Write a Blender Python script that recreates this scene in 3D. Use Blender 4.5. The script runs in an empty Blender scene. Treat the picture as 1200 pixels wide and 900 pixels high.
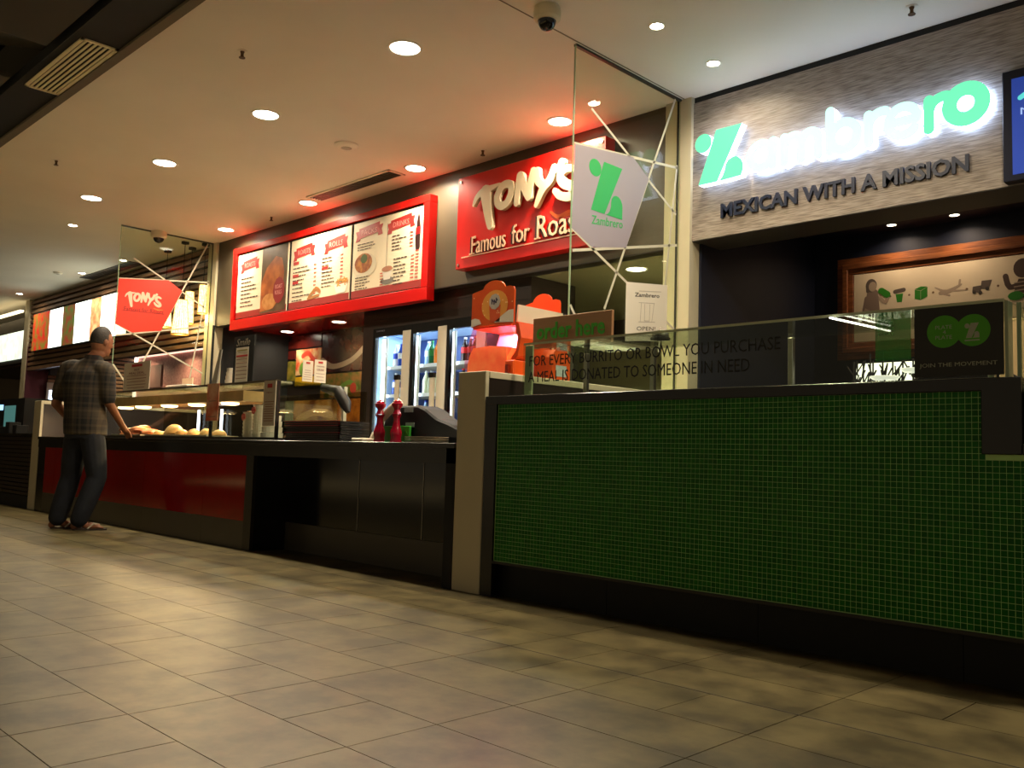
import bpy, math, random
from mathutils import Vector, Matrix
random.seed(7)
C = bpy.context.scene.collection
SC = bpy.context.scene
# ---------------------------------------------------------------- camera, world, exposure
cam = bpy.data.cameras.new('camera'); camo = bpy.data.objects.new('camera', cam); C.objects.link(camo)
cam.sensor_width = 36.0; cam.sensor_fit = 'HORIZONTAL'; cam.lens = 1049.63 * 36 / 1200
cam.clip_start = 0.05; cam.clip_end = 200
_R = Matrix(((0.7100684, 0.0357938, 0.7032223), (0.7034436, -0.0802326, -0.7062080), (0.0311435, 0.9961333, -0.0821495)))
camo.matrix_world = Matrix.Translation((0, 0, 0.77)) @ _R.to_4x4()
SC.camera = camo
w = bpy.data.worlds.new('mall_air'); SC.world = w; w.use_nodes = True
w.node_tree.nodes['Background'].inputs[0].default_value = (1.0, 0.80, 0.52, 1)
w.node_tree.nodes['Background'].inputs[1].default_value = 0.16
SC.view_settings.view_transform = 'Standard'; SC.view_settings.look = 'None'
SC.view_settings.gamma = 1.0; SC.view_settings.use_curve_mapping = False
SC.view_settings.exposure = 0.40
DOWNLIGHT_W = 30.0; SPOT_W = 6.0

# added lamps behind the camera; their bounce off the floor brightens the ceiling
BOUNCE_FILLS = [(x, -5.0) for x in (-19, -14.5, -10, -5.5, -1)]; BOUNCE_W = 320.0
for _x, _y in BOUNCE_FILLS:
    _l = bpy.data.lights.new('bounce_fill', 'AREA'); _l.shape = 'DISK'; _l.size = 0.5; _l.energy = BOUNCE_W; _l.spread = math.radians(75); _l.color = (1.0, 0.86, 0.62)
    _o = bpy.data.objects.new('bounce_fill', _l); C.objects.link(_o); _o.location = (_x, _y, 4.36)
# ---------------------------------------------------------------- helpers
def lin(c):
    c = c / 255.0
    return c / 12.92 if c <= 0.04045 else ((c + 0.055) / 1.055) ** 2.4
MATS = {}
def mat(name, rgb, rough=0.5, metal=0.0, emis=0.0, var=0.0, scale=8.0, stretch=(1, 1, 1), bump=0.0, rgb2=None, trans=0.0, alpha=1.0, spec=0.5, rnd=0.0, coords='Object', ecol=None):
    if name in MATS: return MATS[name]
    m = bpy.data.materials.new(name); m.use_nodes = True; nt = m.node_tree
    b = nt.nodes['Principled BSDF']; col = tuple(lin(v) for v in rgb) + (1,)
    b.inputs['Base Color'].default_value = col; b.inputs['Roughness'].default_value = rough
    b.inputs['Metallic'].default_value = metal; b.inputs['Specular IOR Level'].default_value = spec
    b.inputs['Transmission Weight'].default_value = trans; b.inputs['Alpha'].default_value = alpha
    if emis:
        b.inputs['Emission Color'].default_value = (tuple(lin(v) for v in ecol) + (1,)) if ecol else col
        b.inputs['Emission Strength'].default_value = emis
    if var or rgb2 or bump or rnd:
        tc = nt.nodes.new('ShaderNodeTexCoord'); mp = nt.nodes.new('ShaderNodeMapping'); mp.inputs['Scale'].default_value = stretch
        n = nt.nodes.new('ShaderNodeTexNoise'); n.inputs['Scale'].default_value = scale; n.inputs['Detail'].default_value = 5
        nt.links.new(tc.outputs[coords], mp.inputs[0]); nt.links.new(mp.outputs[0], n.inputs['Vector'])
        if rgb2:
            r = nt.nodes.new('ShaderNodeValToRGB'); r.color_ramp.elements[0].position = 0.38; r.color_ramp.elements[1].position = 0.64
            r.color_ramp.elements[0].color = col; r.color_ramp.elements[1].color = tuple(lin(v) for v in rgb2) + (1,)
        else:
            r = nt.nodes.new('ShaderNodeValToRGB'); r.color_ramp.elements[0].position = 0.3; r.color_ramp.elements[1].position = 0.7
            r.color_ramp.elements[0].color = tuple(v * (1 - var) for v in col[:3]) + (1,)
            r.color_ramp.elements[1].color = tuple(min(1, v * (1 + var)) for v in col[:3]) + (1,)
        nt.links.new(n.outputs['Fac'], r.inputs[0]); out = r.outputs[0]
        if rnd:
            oi = nt.nodes.new('ShaderNodeObjectInfo'); mr = nt.nodes.new('ShaderNodeMapRange')
            mr.inputs['To Min'].default_value = 1 - rnd; mr.inputs['To Max'].default_value = 1 + rnd
            hs = nt.nodes.new('ShaderNodeHueSaturation'); nt.links.new(oi.outputs['Random'], mr.inputs[0])
            nt.links.new(mr.outputs[0], hs.inputs['Value']); nt.links.new(out, hs.inputs['Color']); out = hs.outputs[0]
        nt.links.new(out, b.inputs['Base Color'])
        if emis and not ecol: nt.links.new(out, b.inputs['Emission Color'])
        if bump:
            bp = nt.nodes.new('ShaderNodeBump'); bp.inputs['Strength'].default_value = bump; bp.inputs['Distance'].default_value = 0.003
            nt.links.new(n.outputs['Fac'], bp.inputs['Height']); nt.links.new(bp.outputs[0], b.inputs['Normal'])
    MATS[name] = m; return m
def glass_mat(name, tint=(235, 245, 235), refl=1.0, rough=0.0, ior=1.5):
    if name in MATS: return MATS[name]
    m = bpy.data.materials.new(name); m.use_nodes = True; nt = m.node_tree; nt.nodes.clear()
    o = nt.nodes.new('ShaderNodeOutputMaterial'); t = nt.nodes.new('ShaderNodeBsdfTransparent'); g = nt.nodes.new('ShaderNodeBsdfGlossy')
    ge = nt.nodes.new('ShaderNodeNewGeometry'); dt = nt.nodes.new('ShaderNodeVectorMath'); dt.operation = 'DOT_PRODUCT'
    nt.links.new(ge.outputs['Incoming'], dt.inputs[0]); nt.links.new(ge.outputs['Normal'], dt.inputs[1])
    def mth(op, a, b_=None):
        n = nt.nodes.new('ShaderNodeMath'); n.operation = op
        if hasattr(a, 'links'): nt.links.new(a, n.inputs[0])
        else: n.inputs[0].default_value = a
        if b_ is not None: n.inputs[1].default_value = b_
        return n.outputs[0]
    c = mth('ABSOLUTE', dt.outputs['Value']); c1 = mth('SUBTRACT', 1.0); nt.links.new(c, c1.node.inputs[1]); c5 = mth('POWER', c1, 5.0)
    fr = mth('ADD', mth('MULTIPLY', c5, 0.96 * refl), 0.04 * refl); mx = nt.nodes.new('ShaderNodeMixShader')
    t.inputs[0].default_value = tuple(lin(v) for v in tint) + (1,); g.inputs['Roughness'].default_value = rough
    nt.links.new(fr, mx.inputs[0]); nt.links.new(t.outputs[0], mx.inputs[1]); nt.links.new(g.outputs[0], mx.inputs[2])
    nt.links.new(mx.outputs[0], o.inputs[0]); MATS[name] = m; return m
def FY(y): return lambda u, v, w: (u, y - w, v)
def FX(x): return lambda u, v, w: (x + w, u, v)
def FZ(z): return lambda u, v, w: (u, v, z - w)          # ceiling plane, w hangs down
class MB:
    def __init__(s): s.v = []; s.f = []
    def box(s, x0, x1, y0, y1, z0, z1):
        b = len(s.v); s.v += [(x, y, z) for z in (z0, z1) for (x, y) in ((x0, y0), (x1, y0), (x1, y1), (x0, y1))]
        s.f += [tuple(b + i for i in q) for q in ((3, 2, 1, 0), (4, 5, 6, 7), (0, 1, 5, 4), (1, 2, 6, 5), (2, 3, 7, 6), (3, 0, 4, 7))]; return s
    def poly(s, F, pts, w0, w1):
        a = sum(pts[i][0] * pts[(i + 1) % len(pts)][1] - pts[(i + 1) % len(pts)][0] * pts[i][1] for i in range(len(pts)))
        if a < 0: pts = pts[::-1]
        n = len(pts); b = len(s.v)
        s.v += [F(u, v, w0) for u, v in pts] + [F(u, v, w1) for u, v in pts]
        s.f.append(tuple(b + n + i for i in range(n))); s.f.append(tuple(b + i for i in reversed(range(n))))
        s.f += [(b + i, b + (i + 1) % n, b + n + (i + 1) % n, b + n + i) for i in range(n)]; return s
    def rect(s, F, u0, u1, v0, v1, w0, w1):
        return s.poly(F, [(min(u0, u1), min(v0, v1)), (max(u0, u1), min(v0, v1)), (max(u0, u1), max(v0, v1)), (min(u0, u1), max(v0, v1))], w0, w1)
    def disc(s, F, u, v, r, w0, w1, n=16, ry=None):
        ry = ry or r
        return s.poly(F, [(u + r * math.cos(2 * math.pi * i / n), v + ry * math.sin(2 * math.pi * i / n)) for i in range(n)], w0, w1)
    def stroke(s, F, pts, ws, w0, w1, caps=True, smooth=0):
        if not isinstance(ws, (list, tuple)): ws = [ws] * len(pts)
        if smooth:
            P = []; W = []
            for i in range(len(pts) - 1):
                p0 = pts[max(i - 1, 0)]; p1 = pts[i]; p2 = pts[i + 1]; p3 = pts[min(i + 2, len(pts) - 1)]
                for k in range(smooth):
                    t = k / smooth
                    P.append(tuple(0.5 * (2 * p1[j] + (p2[j] - p0[j]) * t + (2 * p0[j] - 5 * p1[j] + 4 * p2[j] - p3[j]) * t * t + (3 * p1[j] - p0[j] - 3 * p2[j] + p3[j]) * t ** 3) for j in (0, 1)))
                    W.append(ws[i] * (1 - t) + ws[i + 1] * t)
            P.append(pts[-1]); W.append(ws[-1]); pts, ws = P, W
        e = 0.00011; s.k = getattr(s, 'k', 0) + 1; w1 -= (s.k % 6) * 0.000035
        for i in range(len(pts) - 1):
            (a, b), (c, d) = pts[i], pts[i + 1]; L = math.hypot(c - a, d - b) or 1e-6; nx, ny = -(d - b) / L, (c - a) / L
            h0, h1 = ws[i] / 2, ws[i + 1] / 2
            s.poly(F, [(a + nx * h0, b + ny * h0), (a - nx * h0, b - ny * h0), (c - nx * h1, d - ny * h1), (c + nx * h1, d + ny * h1)], w0, w1 - e * (1 + i % 3))
        if caps:
            for j, ((a, b), h) in enumerate(zip(pts, ws)): s.disc(F, a, b, h / 2, w0, w1 - e * (6 if j == 0 else (4 + j % 2)) if j < len(pts) - 1 else w1, 12)
        return s
    def lathe(s, cx, cy, prof, n=20, squash=1.0):
        b = len(s.v); m = len(prof)
        for r, z in prof:
            for i in range(n):
                a = 2 * math.pi * i / n; s.v.append((cx + r * math.cos(a), cy + r * squash * math.sin(a), z))
        for j in range(m - 1):
            for i in range(n):
                q = (b + j * n + i, b + j * n + (i + 1) % n, b + (j + 1) * n + (i + 1) % n, b + (j + 1) * n + i)
                s.f.append(q if prof[-1][1] >= prof[0][1] else q[::-1])
        lo = tuple(b + i for i in range(n)); hi = tuple(b + (m - 1) * n + i for i in range(n))
        if prof[-1][1] >= prof[0][1]: s.f.append(lo[::-1]); s.f.append(hi)
        else: s.f.append(lo); s.f.append(hi[::-1])
        return s
    def tube(s, pts, r, n=8):
        if not isinstance(r, (list, tuple)): r = [r] * len(pts)
        P = [Vector(p) for p in pts]; b = len(s.v)
        for k, p in enumerate(P):
            t = (P[min(k + 1, len(P) - 1)] - P[max(k - 1, 0)]).normalized()
            a = t.cross(Vector((0, 0, 1))); a = a if a.length > 1e-3 else t.cross(Vector((1, 0, 0))); a.normalize(); c = t.cross(a).normalized()
            for i in range(n):
                q = p + (a * math.cos(2 * math.pi * i / n) + c * math.sin(2 * math.pi * i / n)) * r[k]; s.v.append(tuple(q))
        for k in range(len(P) - 1):
            for i in range(n):
                s.f.append((b + k * n + (i + 1) % n, b + k * n + i, b + (k + 1) * n + i, b + (k + 1) * n + (i + 1) % n))
        s.f.append(tuple(b + i for i in range(n))); s.f.append(tuple(b + (len(P) - 1) * n + i for i in reversed(range(n)))); return s
    def build(s, name, m, parent=None, smooth=False, bev=0.0, seg=1, label=None, stuff=False):
        off = Vector((0, 0, 0)); q = parent
        while q is not None: off += q.location; q = q.parent
        me = bpy.data.meshes.new(name); me.from_pydata([tuple(Vector(v) - off) for v in s.v], [], s.f); me.update()
        me.materials.append(m)
        if smooth: me.polygons.foreach_set('use_smooth', [True] * len(me.polygons)); me.set_sharp_from_angle(angle=math.radians(40))
        o = bpy.data.objects.new(name, me); C.objects.link(o); o.parent = parent
        if bev:
            b = o.modifiers.new('bevel', 'BEVEL'); b.width = bev; b.segments = seg; b.limit_method = 'ANGLE'
        if label: o['label'] = label
        if stuff: o['kind'] = 'stuff'
        return o
def box(*a): return MB().box(*a)
def tag(o, label, cat, group=None):
    o['label'] = label; o['category'] = cat
    if group: o['group'] = group
    return o
def thing(name, label, cat, loc, group=None):
    o = bpy.data.objects.new(name, None); C.objects.link(o); o.location = loc; o.empty_display_size = 0.1
    return tag(o, label, cat, group)
def struct(o): o['kind'] = 'structure'; return o
def sroot(name, loc):
    o = bpy.data.objects.new(name, None); C.objects.link(o); o.location = loc; o.empty_display_size = 0.1; o['kind'] = 'structure'; return o
def dup(root, loc, label=None, group=None, rotz=0.0):
    r = root.copy(); C.objects.link(r); r.location = loc; r.rotation_euler = (0, 0, rotz)
    if label: r['label'] = label
    if group: r['group'] = group
    for ch in list(root.children):
        c = ch.copy(); C.objects.link(c); c.parent = r
        for g in list(ch.children):
            d = g.copy(); C.objects.link(d); d.parent = c
    return r
def text(s, F, u0, u1, v0, v1, w0, w1, name, m, parent, bold=0.0, shear=0.0, label=None, vmap=None):
    cu = bpy.data.curves.new('t', 'FONT'); cu.body = s; cu.size = 1; cu.extrude = 0.5; cu.offset = bold; cu.shear = shear
    cu.resolution_u = 2; cu.fill_mode = 'BOTH'
    to = bpy.data.objects.new('t', cu); C.objects.link(to); dg = bpy.context.evaluated_depsgraph_get(); dg.update()
    me = bpy.data.meshes.new_from_object(to.evaluated_get(dg)); C.objects.unlink(to); bpy.data.objects.remove(to)
    xs = [v.co.x for v in me.vertices]; ys = [v.co.y for v in me.vertices]; x0, x1, y0, y1 = min(xs), max(xs), min(ys), max(ys)
    off = Vector((0, 0, 0)); q = parent
    while q is not None: off += q.location; q = q.parent
    for v in me.vertices:
        a = u0 + (v.co.x - x0) / (x1 - x0) * (u1 - u0); t = (v.co.y - y0) / (y1 - y0); b = v0 + t * (v1 - v0); c = w0 + (v.co.z + 0.5) * (w1 - w0)
        if vmap: a, b = vmap((v.co.x - x0) / (x1 - x0), t)
        v.co = Vector(F(a, b, c)) - off
    me.materials.clear(); me.materials.append(m); o = bpy.data.objects.new(name, me); C.objects.link(o); o.parent = parent
    if label: o['label'] = label
    return o
def downlight(x, y, label, r=0.095, power=None, z=3.52, group='round downlights in the ceiling', small=False, col=(1.0, 0.84, 0.60), es=14):
    t = thing('downlight', label, 'light', (x, y, z), group)
    rim = MB(); n = 24; b = 0
    for (rr, zz) in ((r * 1.16, 0), (r * 1.14, -0.008), (r * 0.98, -0.006), (r * 0.94, 0.0)):
        for i in range(n): a = 2 * math.pi * i / n; rim.v.append((x + rr * math.cos(a), y + rr * math.sin(a), z + zz))
    for j in range(3):
        for i in range(n): rim.f.append((j * n + i, j * n + (i + 1) % n, (j + 1) * n + (i + 1) % n, (j + 1) * n + i))
    rim.build('trim_ring', M['lamp_trim'], t, smooth=True)
    MB().lathe(x, y, [(r * 0.95, z - 0.0035), (r * 0.95, z - 0.001)], 24).build('diffuser', mat('lamp_face_%d' % es, (255, 244, 222), 0.4, emis=es), t)
    l = bpy.data.lights.new('lamp', 'AREA'); l.shape = 'DISK'; l.size = r * 1.8; l.energy = power if power is not None else (SPOT_W if small else DOWNLIGHT_W)
    l.color = col; l.spread = math.radians(150)
    lo = bpy.data.objects.new('lamp', l); C.objects.link(lo); lo.parent = t; lo.location = (0, 0, -0.012); return t

M = dict(
 lamp_trim=mat('white_lamp_trim', (235, 228, 210), 0.4),
 ceiling=mat('painted_ceiling', (234, 226, 208), 0.75, var=0.03, scale=1.5),
 white=mat('white_wall_paint', (198, 188, 158), 0.5, var=0.04, scale=3),
 bulk=mat('brown_grey_paint', (72, 62, 47), 0.45, var=0.05, scale=2),
 darkpanel=mat('dark_brown_panel', (40, 31, 26), 0.3, var=0.15, scale=3, stretch=(1, 1, 12)),
 black=mat('black_laminate', (17, 16, 15), 0.25, var=0.1),
 blackgloss=mat('gloss_black_panel', (9, 9, 9), 0.12),
 matblack=mat('matt_black', (12, 12, 12), 0.7),
 navy=mat('navy_wall', (9, 19, 42), 0.6, var=0.08),
 kick=mat('grey_kick_panel', (74, 68, 56), 0.4, var=0.06, scale=4),
 red=mat('gloss_red_glass', (150, 14, 8), 0.08, var=0.04),
 signred=mat('sign_red', (205, 18, 12), 0.3, var=0.03),
 framered=mat('frame_red', (200, 14, 10), 0.25),
 maroon=mat('gloss_maroon_soffit', (196, 34, 20), 0.15),
 cream=mat('cream_letter', (216, 200, 168), 0.35),
 steel=mat('brushed_steel', (170, 165, 155), 0.3, metal=1.0),
 alu=mat('pale_aluminium', (215, 208, 190), 0.35, metal=0.0),
 darksteel=mat('dark_grey_metal', (52, 50, 47), 0.45, metal=0.6),
 glass=glass_mat('clear_glass', (246, 250, 246), refl=.6), glassg=glass_mat('greenish_glass', (243, 248, 240), refl=.55),
 glassedge=mat('green_glass_edge', (150, 175, 140), 0.15, emis=0.0),
 vinyl=mat('white_vinyl', (196, 190, 166), 0.5), paper=mat('white_paper', (226, 216, 196), 0.7),
 ink=mat('black_ink', (22, 20, 18), 0.6), redink=mat('red_ink', (190, 30, 25), 0.6),
 green=mat('leaf_green_print', (40, 158, 76), 0.5), dgreen=mat('dark_green_print', (44, 128, 28), 0.5),
 wood=mat('warm_oak', (150, 88, 46), 0.45, rgb2=(112, 62, 30), scale=5, stretch=(1.2, 8, 12), bump=0.15),
)
# measured outline points, in metres (x, z) on the sign plane
D = {'tony_strokes': [[[(-5.95, 3.046), (-5.908, 3.111), (-5.821, 3.157), (-5.706, 3.169), (-5.607, 3.186)], [0.03, 0.06, 0.085, 0.06, 0.02]], [[(-5.793, 3.142), (-5.757, 2.958), (-5.721, 2.814)], [0.16, 0.115, 0.08]], [[(-5.641, 3.071), (-5.592, 3.147), (-5.52, 3.166), (-5.468, 3.141), (-5.464, 3.066), (-5.513, 2.991), (-5.584, 2.975), (-5.632, 3.012), (-5.641, 3.071)], [0.085, 0.085, 0.085, 0.085, 0.085, 0.085, 0.085, 0.085, 0.085]], [[(-5.393, 2.965), (-5.376, 3.096), (-5.355, 3.203)], [0.07, 0.085, 0.1]], [[(-5.355, 3.203), (-5.3, 3.09), (-5.246, 2.993)], [0.1, 0.1, 0.08]], [[(-5.246, 2.993), (-5.227, 3.113), (-5.2, 3.222)], [0.08, 0.09, 0.07]], [[(-5.154, 3.211), (-5.146, 3.131), (-5.082, 3.063)], [0.075, 0.09, 0.08]], [[(-4.958, 3.198), (-4.998, 3.102), (-5.081, 3.035), (-5.152, 2.904)], [0.07, 0.1, 0.095, 0.055]], [[(-4.871, 3.221), (-4.905, 3.187), (-4.932, 3.152)], [0.09, 0.05, 0.02]], [[(-4.721, 3.135), (-4.81, 3.159), (-4.884, 3.12), (-4.853, 3.045), (-4.758, 2.994), (-4.728, 2.941), (-4.79, 2.911), (-4.884, 2.94), (-4.941, 2.99)], [0.06, 0.08, 0.09, 0.1, 0.1, 0.1, 0.09, 0.08, 0.06]]], 'flame': [[[(-5.028, 2.845), (-4.938, 2.79), (-4.823, 2.814), (-4.71, 2.802)], [0.02, 0.035, 0.03, 0.01]], [[(-4.949, 2.778), (-4.868, 2.786), (-4.766, 2.786)], [0.01, 0.02, 0.01]]]}
# ================================================================ large structure
CE = 3.52; FR = 3.505; BK = 5.57
XD = (-3.936, -3.703); XD2 = (-11.39, -11.16)
# ---- floor: grout bed and stone tiles, 635 x 312 mm, joints recessed
fl = struct(box(-24, 5, -9, 11, -0.12, -0.004).build('floor', mat('dark_grout', (52, 44, 30), 0.8)))
tile_m = mat('floor_stone', (70, 61, 38), 0.38, rgb2=(112, 100, 66), scale=4.2, bump=0.15, rnd=0.07, coords='Object')
_nt = tile_m.node_tree
def cells():
    out = []
    for k in range(-20, 14):
        y0 = 0.808 + 0.312 * k; y1 = y0 + 0.312; rr = random.Random(k * 17 + 5)
        off = 0.3175 if (k % 2 == 0) else 0.0
        x = -2.634 - (0.635 if off else 0) * 1
        n = 0
        xs = [-2.634 + 0.635 * i for i in range(0, 12)]
        for a in xs:
            half = (abs(a + 2.634) < 0.01 and k in (0, 2)) or (k == 6 and abs(a + 2.634) < 0.01) or rr.random() < 0.22
            if half and not (k in (0, 2) and abs(a + 2.634) > 0.01): out += [(a, a + 0.3175, y0, y1), (a + 0.3175, a + 0.635, y0, y1)]
            else: out.append((a, a + 0.635, y0, y1))
        a = -2.634
        if off: out.append((a - 0.3175, a, y0, y1)); a -= 0.3175
        while a > -23.5:
            wd = 0.3175 if rr.random() < 0.08 else 0.635
            out.append((a - wd, a, y0, y1)); a -= wd
    return out
_inv = _R.transposed()
def seen(x, y):
    q = _inv @ Vector((x, y, -0.77))
    if q.z > -0.2: return False
    u = 600 + 1049.6 * q.x / -q.z; v = 450 - 1049.6 * q.y / -q.z
    return -60 < u < 1260 and -60 < v < 980 and y < 3.7
cl = cells(); vis = sorted([c for c in cl if seen((c[0] + c[1]) / 2, (c[2] + c[3]) / 2)], key=lambda c: c[0] ** 2 + c[2] ** 2)
near = set(vis[:296]); g = 0.0016
cache = {}
for c in vis[:296]:
    key = round(c[1] - c[0], 3)
    if key not in cache:
        b = MB().box(g, key - g, g, 0.312 - g, -0.004, 0.0); o = b.build('floor_tile', tile_m, fl, bev=0.0); cache[key] = o.data
    else:
        o = bpy.data.objects.new('floor_tile', cache[key]); C.objects.link(o); o.parent = fl
    o.location = (c[0], c[2], 0)
far = MB()
for c in cl:
    if c not in near: far.box(c[0] + g, c[1] - g, c[2] + g, c[3] - g, -0.004, 0.0)
far.build('floor_tile_field', tile_m, fl, stuff=True)
# texture space: world position so neighbouring tiles differ
for n in _nt.nodes:
    if n.type == 'MAPPING':
        gm = _nt.nodes.new('ShaderNodeNewGeometry'); _nt.links.new(gm.outputs['Position'], n.inputs[0])
    if n.type == 'TEX_NOISE': n.inputs['Detail'].default_value = 8; n.inputs['Roughness'].default_value = 0.62
# dark expansion strips in the floor
struct(MB().box(-24, 5, 2.677, 2.683, -0.004, 0.0006).build('trim_1', mat('dark_seal', (40, 30, 16), 0.7)))
# ---- ceiling
ce = struct(box(-24, 5, 2.365, 11, CE, CE + 0.1).build('ceiling', M['ceiling']))
MB().box(-3.775, -3.765, 2.37, 5.56, CE - 0.0015, CE + 0.001).build('shadow_joint', mat('shadow_joint', (120, 104, 82), 0.8), ce)
struct(box(-24, 5, 2.297, 2.363, CE - 0.02, CE + 0.9).build('trim_2', mat('edge_paint', (96, 86, 62), 0.6)))
vc = struct(box(-24, 5, -9, 2.29, 4.4, 4.5).build('ceiling_void', M['matblack']))
struct(box(-24, 5, 1.99, 2.297, CE + 0.0, CE + 0.08).build('ceiling_edge_band', M['matblack']))
raftm = mat('grey_raft', (62, 56, 44), 0.7)
for i, (a, b, c, d, lab) in enumerate([(-6.62, -3.0, 0.55, 1.94, 'large dark grey hanging ceiling raft at the top left corner'), (-11.2, -7.42, 0.55, 1.94, 'second grey ceiling raft, cut by the left edge of the photo')]):
    rf = thing('ceiling_raft', lab, 'ceiling panel', ((a + b) / 2, (c + d) / 2, 3.53), 'grey rafts under the dark void')
    box(a, b, c, d, 3.53, 3.57).build('panel', raftm, rf, bev=0.004)
    for x in (a + .4, b - .4):
        for y in (c + .2, d - .2): MB().tube([(x, y, 3.57), (x, y, 4.4)], 0.006, 6).build('hanger', M['darksteel'], rf)
dt = MB().tube([(-7.9, 1.3, 4.05), (-7.2, 1.75, 3.80), (-6.9, 2.0, 3.74), (-6.3, 2.1, 3.85), (-5.4, 2.1, 4.05)], 0.13, 14)
tag(dt.build('duct', mat('dark_duct_foil', (40, 34, 26), 0.5), smooth=True), 'dark flexible air duct hanging in the ceiling void behind the grille', 'duct')
# ---- divider walls
def divider(name, X, s):
    r = sroot(name, (X[0], FR, 0))
    box(X[0], X[1], FR + .03, 5.54, 0, 1.222).build('low_wall', M['darkpanel'], r)
    box(X[0], X[1], FR - 0.0, FR + 0.03, 0, 1.262).build('end_panel', M['white'], r, bev=0.003)
    box(X[0] - .002, X[1] + .004, FR + 0.03, 5.54, 1.222, 1.262).build('capping', M['white'], r, bev=0.003)
    box(X[0] - .004, X[0], FR + .03, 5.54, 0, 1.222).build('side_panel', M['white'], r)
    nb = struct(box(X[0], X[1], 5.54, 8.2, 0, CE).build(name.replace('divider', 'nib'), M['white']))
    box(sum(X) / 2 - .008, sum(X) / 2 + .008, 5.534, 5.54, 1.262, CE).build('glazing_channel', M['matblack'], nb)
    return r
dv = divider('wall_divider_right', XD, 0); dv2 = divider('wall_divider_left', XD2, 0)
r = sroot('wall_divider_far', (-18.95, FR, 0)); box(-18.95, -18.72, FR, 5.54, 0, 1.262).build('low_wall', M['white'], r); box(-18.95, -18.72, 5.54, 8.2, 0, CE).build('wall_nib', M['white'], r)
# ---- bulkheads
struct(box(XD2[1], XD[0], BK, BK + .12, 2.395, CE).build('wall_bulkhead_roast', M['bulk']))
so = struct(box(XD2[1], XD[0], BK + .12, 8.3, 2.40, 2.50).build('ceiling_kitchen', mat('kitchen_soffit', (132, 124, 92), 0.6)))
box(XD2[1], -7.98, BK + .12, 6.7, 2.392, 2.40).build('gloss_soffit', M['maroon'], so)
box(XD2[1], XD[0], BK + 0.0, BK + .119, 2.385, 2.395).build('bulkhead_edge', M['darkpanel'], so)
# wood laminate bulkhead of the green shop
lam = mat('washed_wood_laminate', (168, 156, 144), 0.5, rgb2=(118, 106, 96), scale=9, stretch=(1.0, 1, 16), bump=0.1)
bz = struct(box(XD[1], 1.5, BK, BK + .10, 2.42, CE - .045).build('wall_bulkhead_burrito', lam))
box(XD[1], 1.5, BK + .01, BK + .10, CE - .045, CE).build('shadow_gap', M['matblack'], bz)
box(XD[1], 1.5, BK + .005, BK + .36, 2.415, 2.42).build('soffit_lining', mat('grey_soffit', (76, 74, 70), 0.5), bz)
box(XD[1], 1.5, BK + .34, BK + .36, 2.42, 2.80).build('inner_face', M['navy'], bz)
struct(box(XD[1], 1.5, BK + .36, 8.3, 2.78, 2.85).build('ceiling_burrito', M['navy']))
struct(box(XD[1], 1.5, 7.5, 7.6, 0, 2.85).build('wall_back_burrito', M['navy']))
struct(box(XD[1], XD[1] + .02, BK + .10, 7.5, 0, 2.78).build('wall_side_burrito', M['navy']))
# roast shop: back wall, dark side wall, kitchen wall
bw = struct(box(XD2[1], -7.98, 6.7, 6.8, 0, 2.40).build('wall_back_roast', M['darkpanel']))
struct(box(XD2[1], XD2[1] + .02, BK + .12, 6.7, 0, 2.40).build('wall_side_roast', M['matblack']))
struct(box(XD2[1], XD2[1] + .015, 5.54, BK + .0, 0, 2.40).build('trim_3', M['matblack']))
kw = struct(box(-8.0, XD[0], 8.2, 8.3, 0, 2.4).build('wall_kitchen', mat('olive_kitchen_wall', (164, 152, 104), 0.6, var=.05)))
box(-7.4, XD[0], 8.15, 8.2, 2.12, 2.4).build('dark_rail', M['darkpanel'], kw)
box(-6.62, -6.52, 8.18, 8.2, 2.08, 2.26).build('switch_plate', mat('green_switch', (70, 110, 50), .5), kw)
box(-6.44, -6.41, 8.18, 8.2, 2.15, 2.18).build('switch_button', M['matblack'], kw)
# photo mural tiles on the back wall
def food(name, a, b, c, sc): return mat(name, a, 0.25, rgb2=b, scale=sc)
FM = dict(maroon=food('mural_maroon', (96, 26, 18), (60, 16, 12), 0, 3), herb=food('mural_herb', (150, 132, 50), (90, 98, 34), 0, 9), salad=food('mural_salad', (214, 206, 150), (190, 70, 34), 0, 5),
 roast=food('mural_roast', (74, 30, 22), (34, 18, 16), 0, 4), yellow=food('mural_mustard', (214, 170, 30), (190, 150, 24), 0, 3), burger=food('mural_burger', (150, 104, 54), (84, 98, 36), 0, 8),
 chips=food('mural_chips', (208, 134, 50), (150, 84, 30), 0, 8), roll=food('mural_roll', (212, 168, 96), (120, 72, 40), 0, 5), pale=food('mural_pale', (150, 170, 134), (120, 140, 110), 0, 3))
tiles = [('maroon', -11.36, -10.3, 2.19, 2.38), ('maroon', -11.36, -10.94, 2.045, 2.18), ('herb', -11.36, -10.93, 1.74, 2.03), ('salad', -10.92, -10.29, 1.81, 2.18), ('roast', -10.28, -9.2, 1.82, 2.38),
 ('yellow', -10.92, -10.29, 1.66, 1.80), ('burger', -10.28, -9.2, 1.48, 1.81), ('chips', -9.86, -9.2, 0.9, 1.47), ('roll', -10.92, -9.87, 1.08, 1.47), ('pale', -11.36, -10.93, 1.08, 1.47), ('roast', -9.19, -8.1, 1.4, 2.38), ('herb', -9.19, -8.1, .7, 1.39)]
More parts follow.
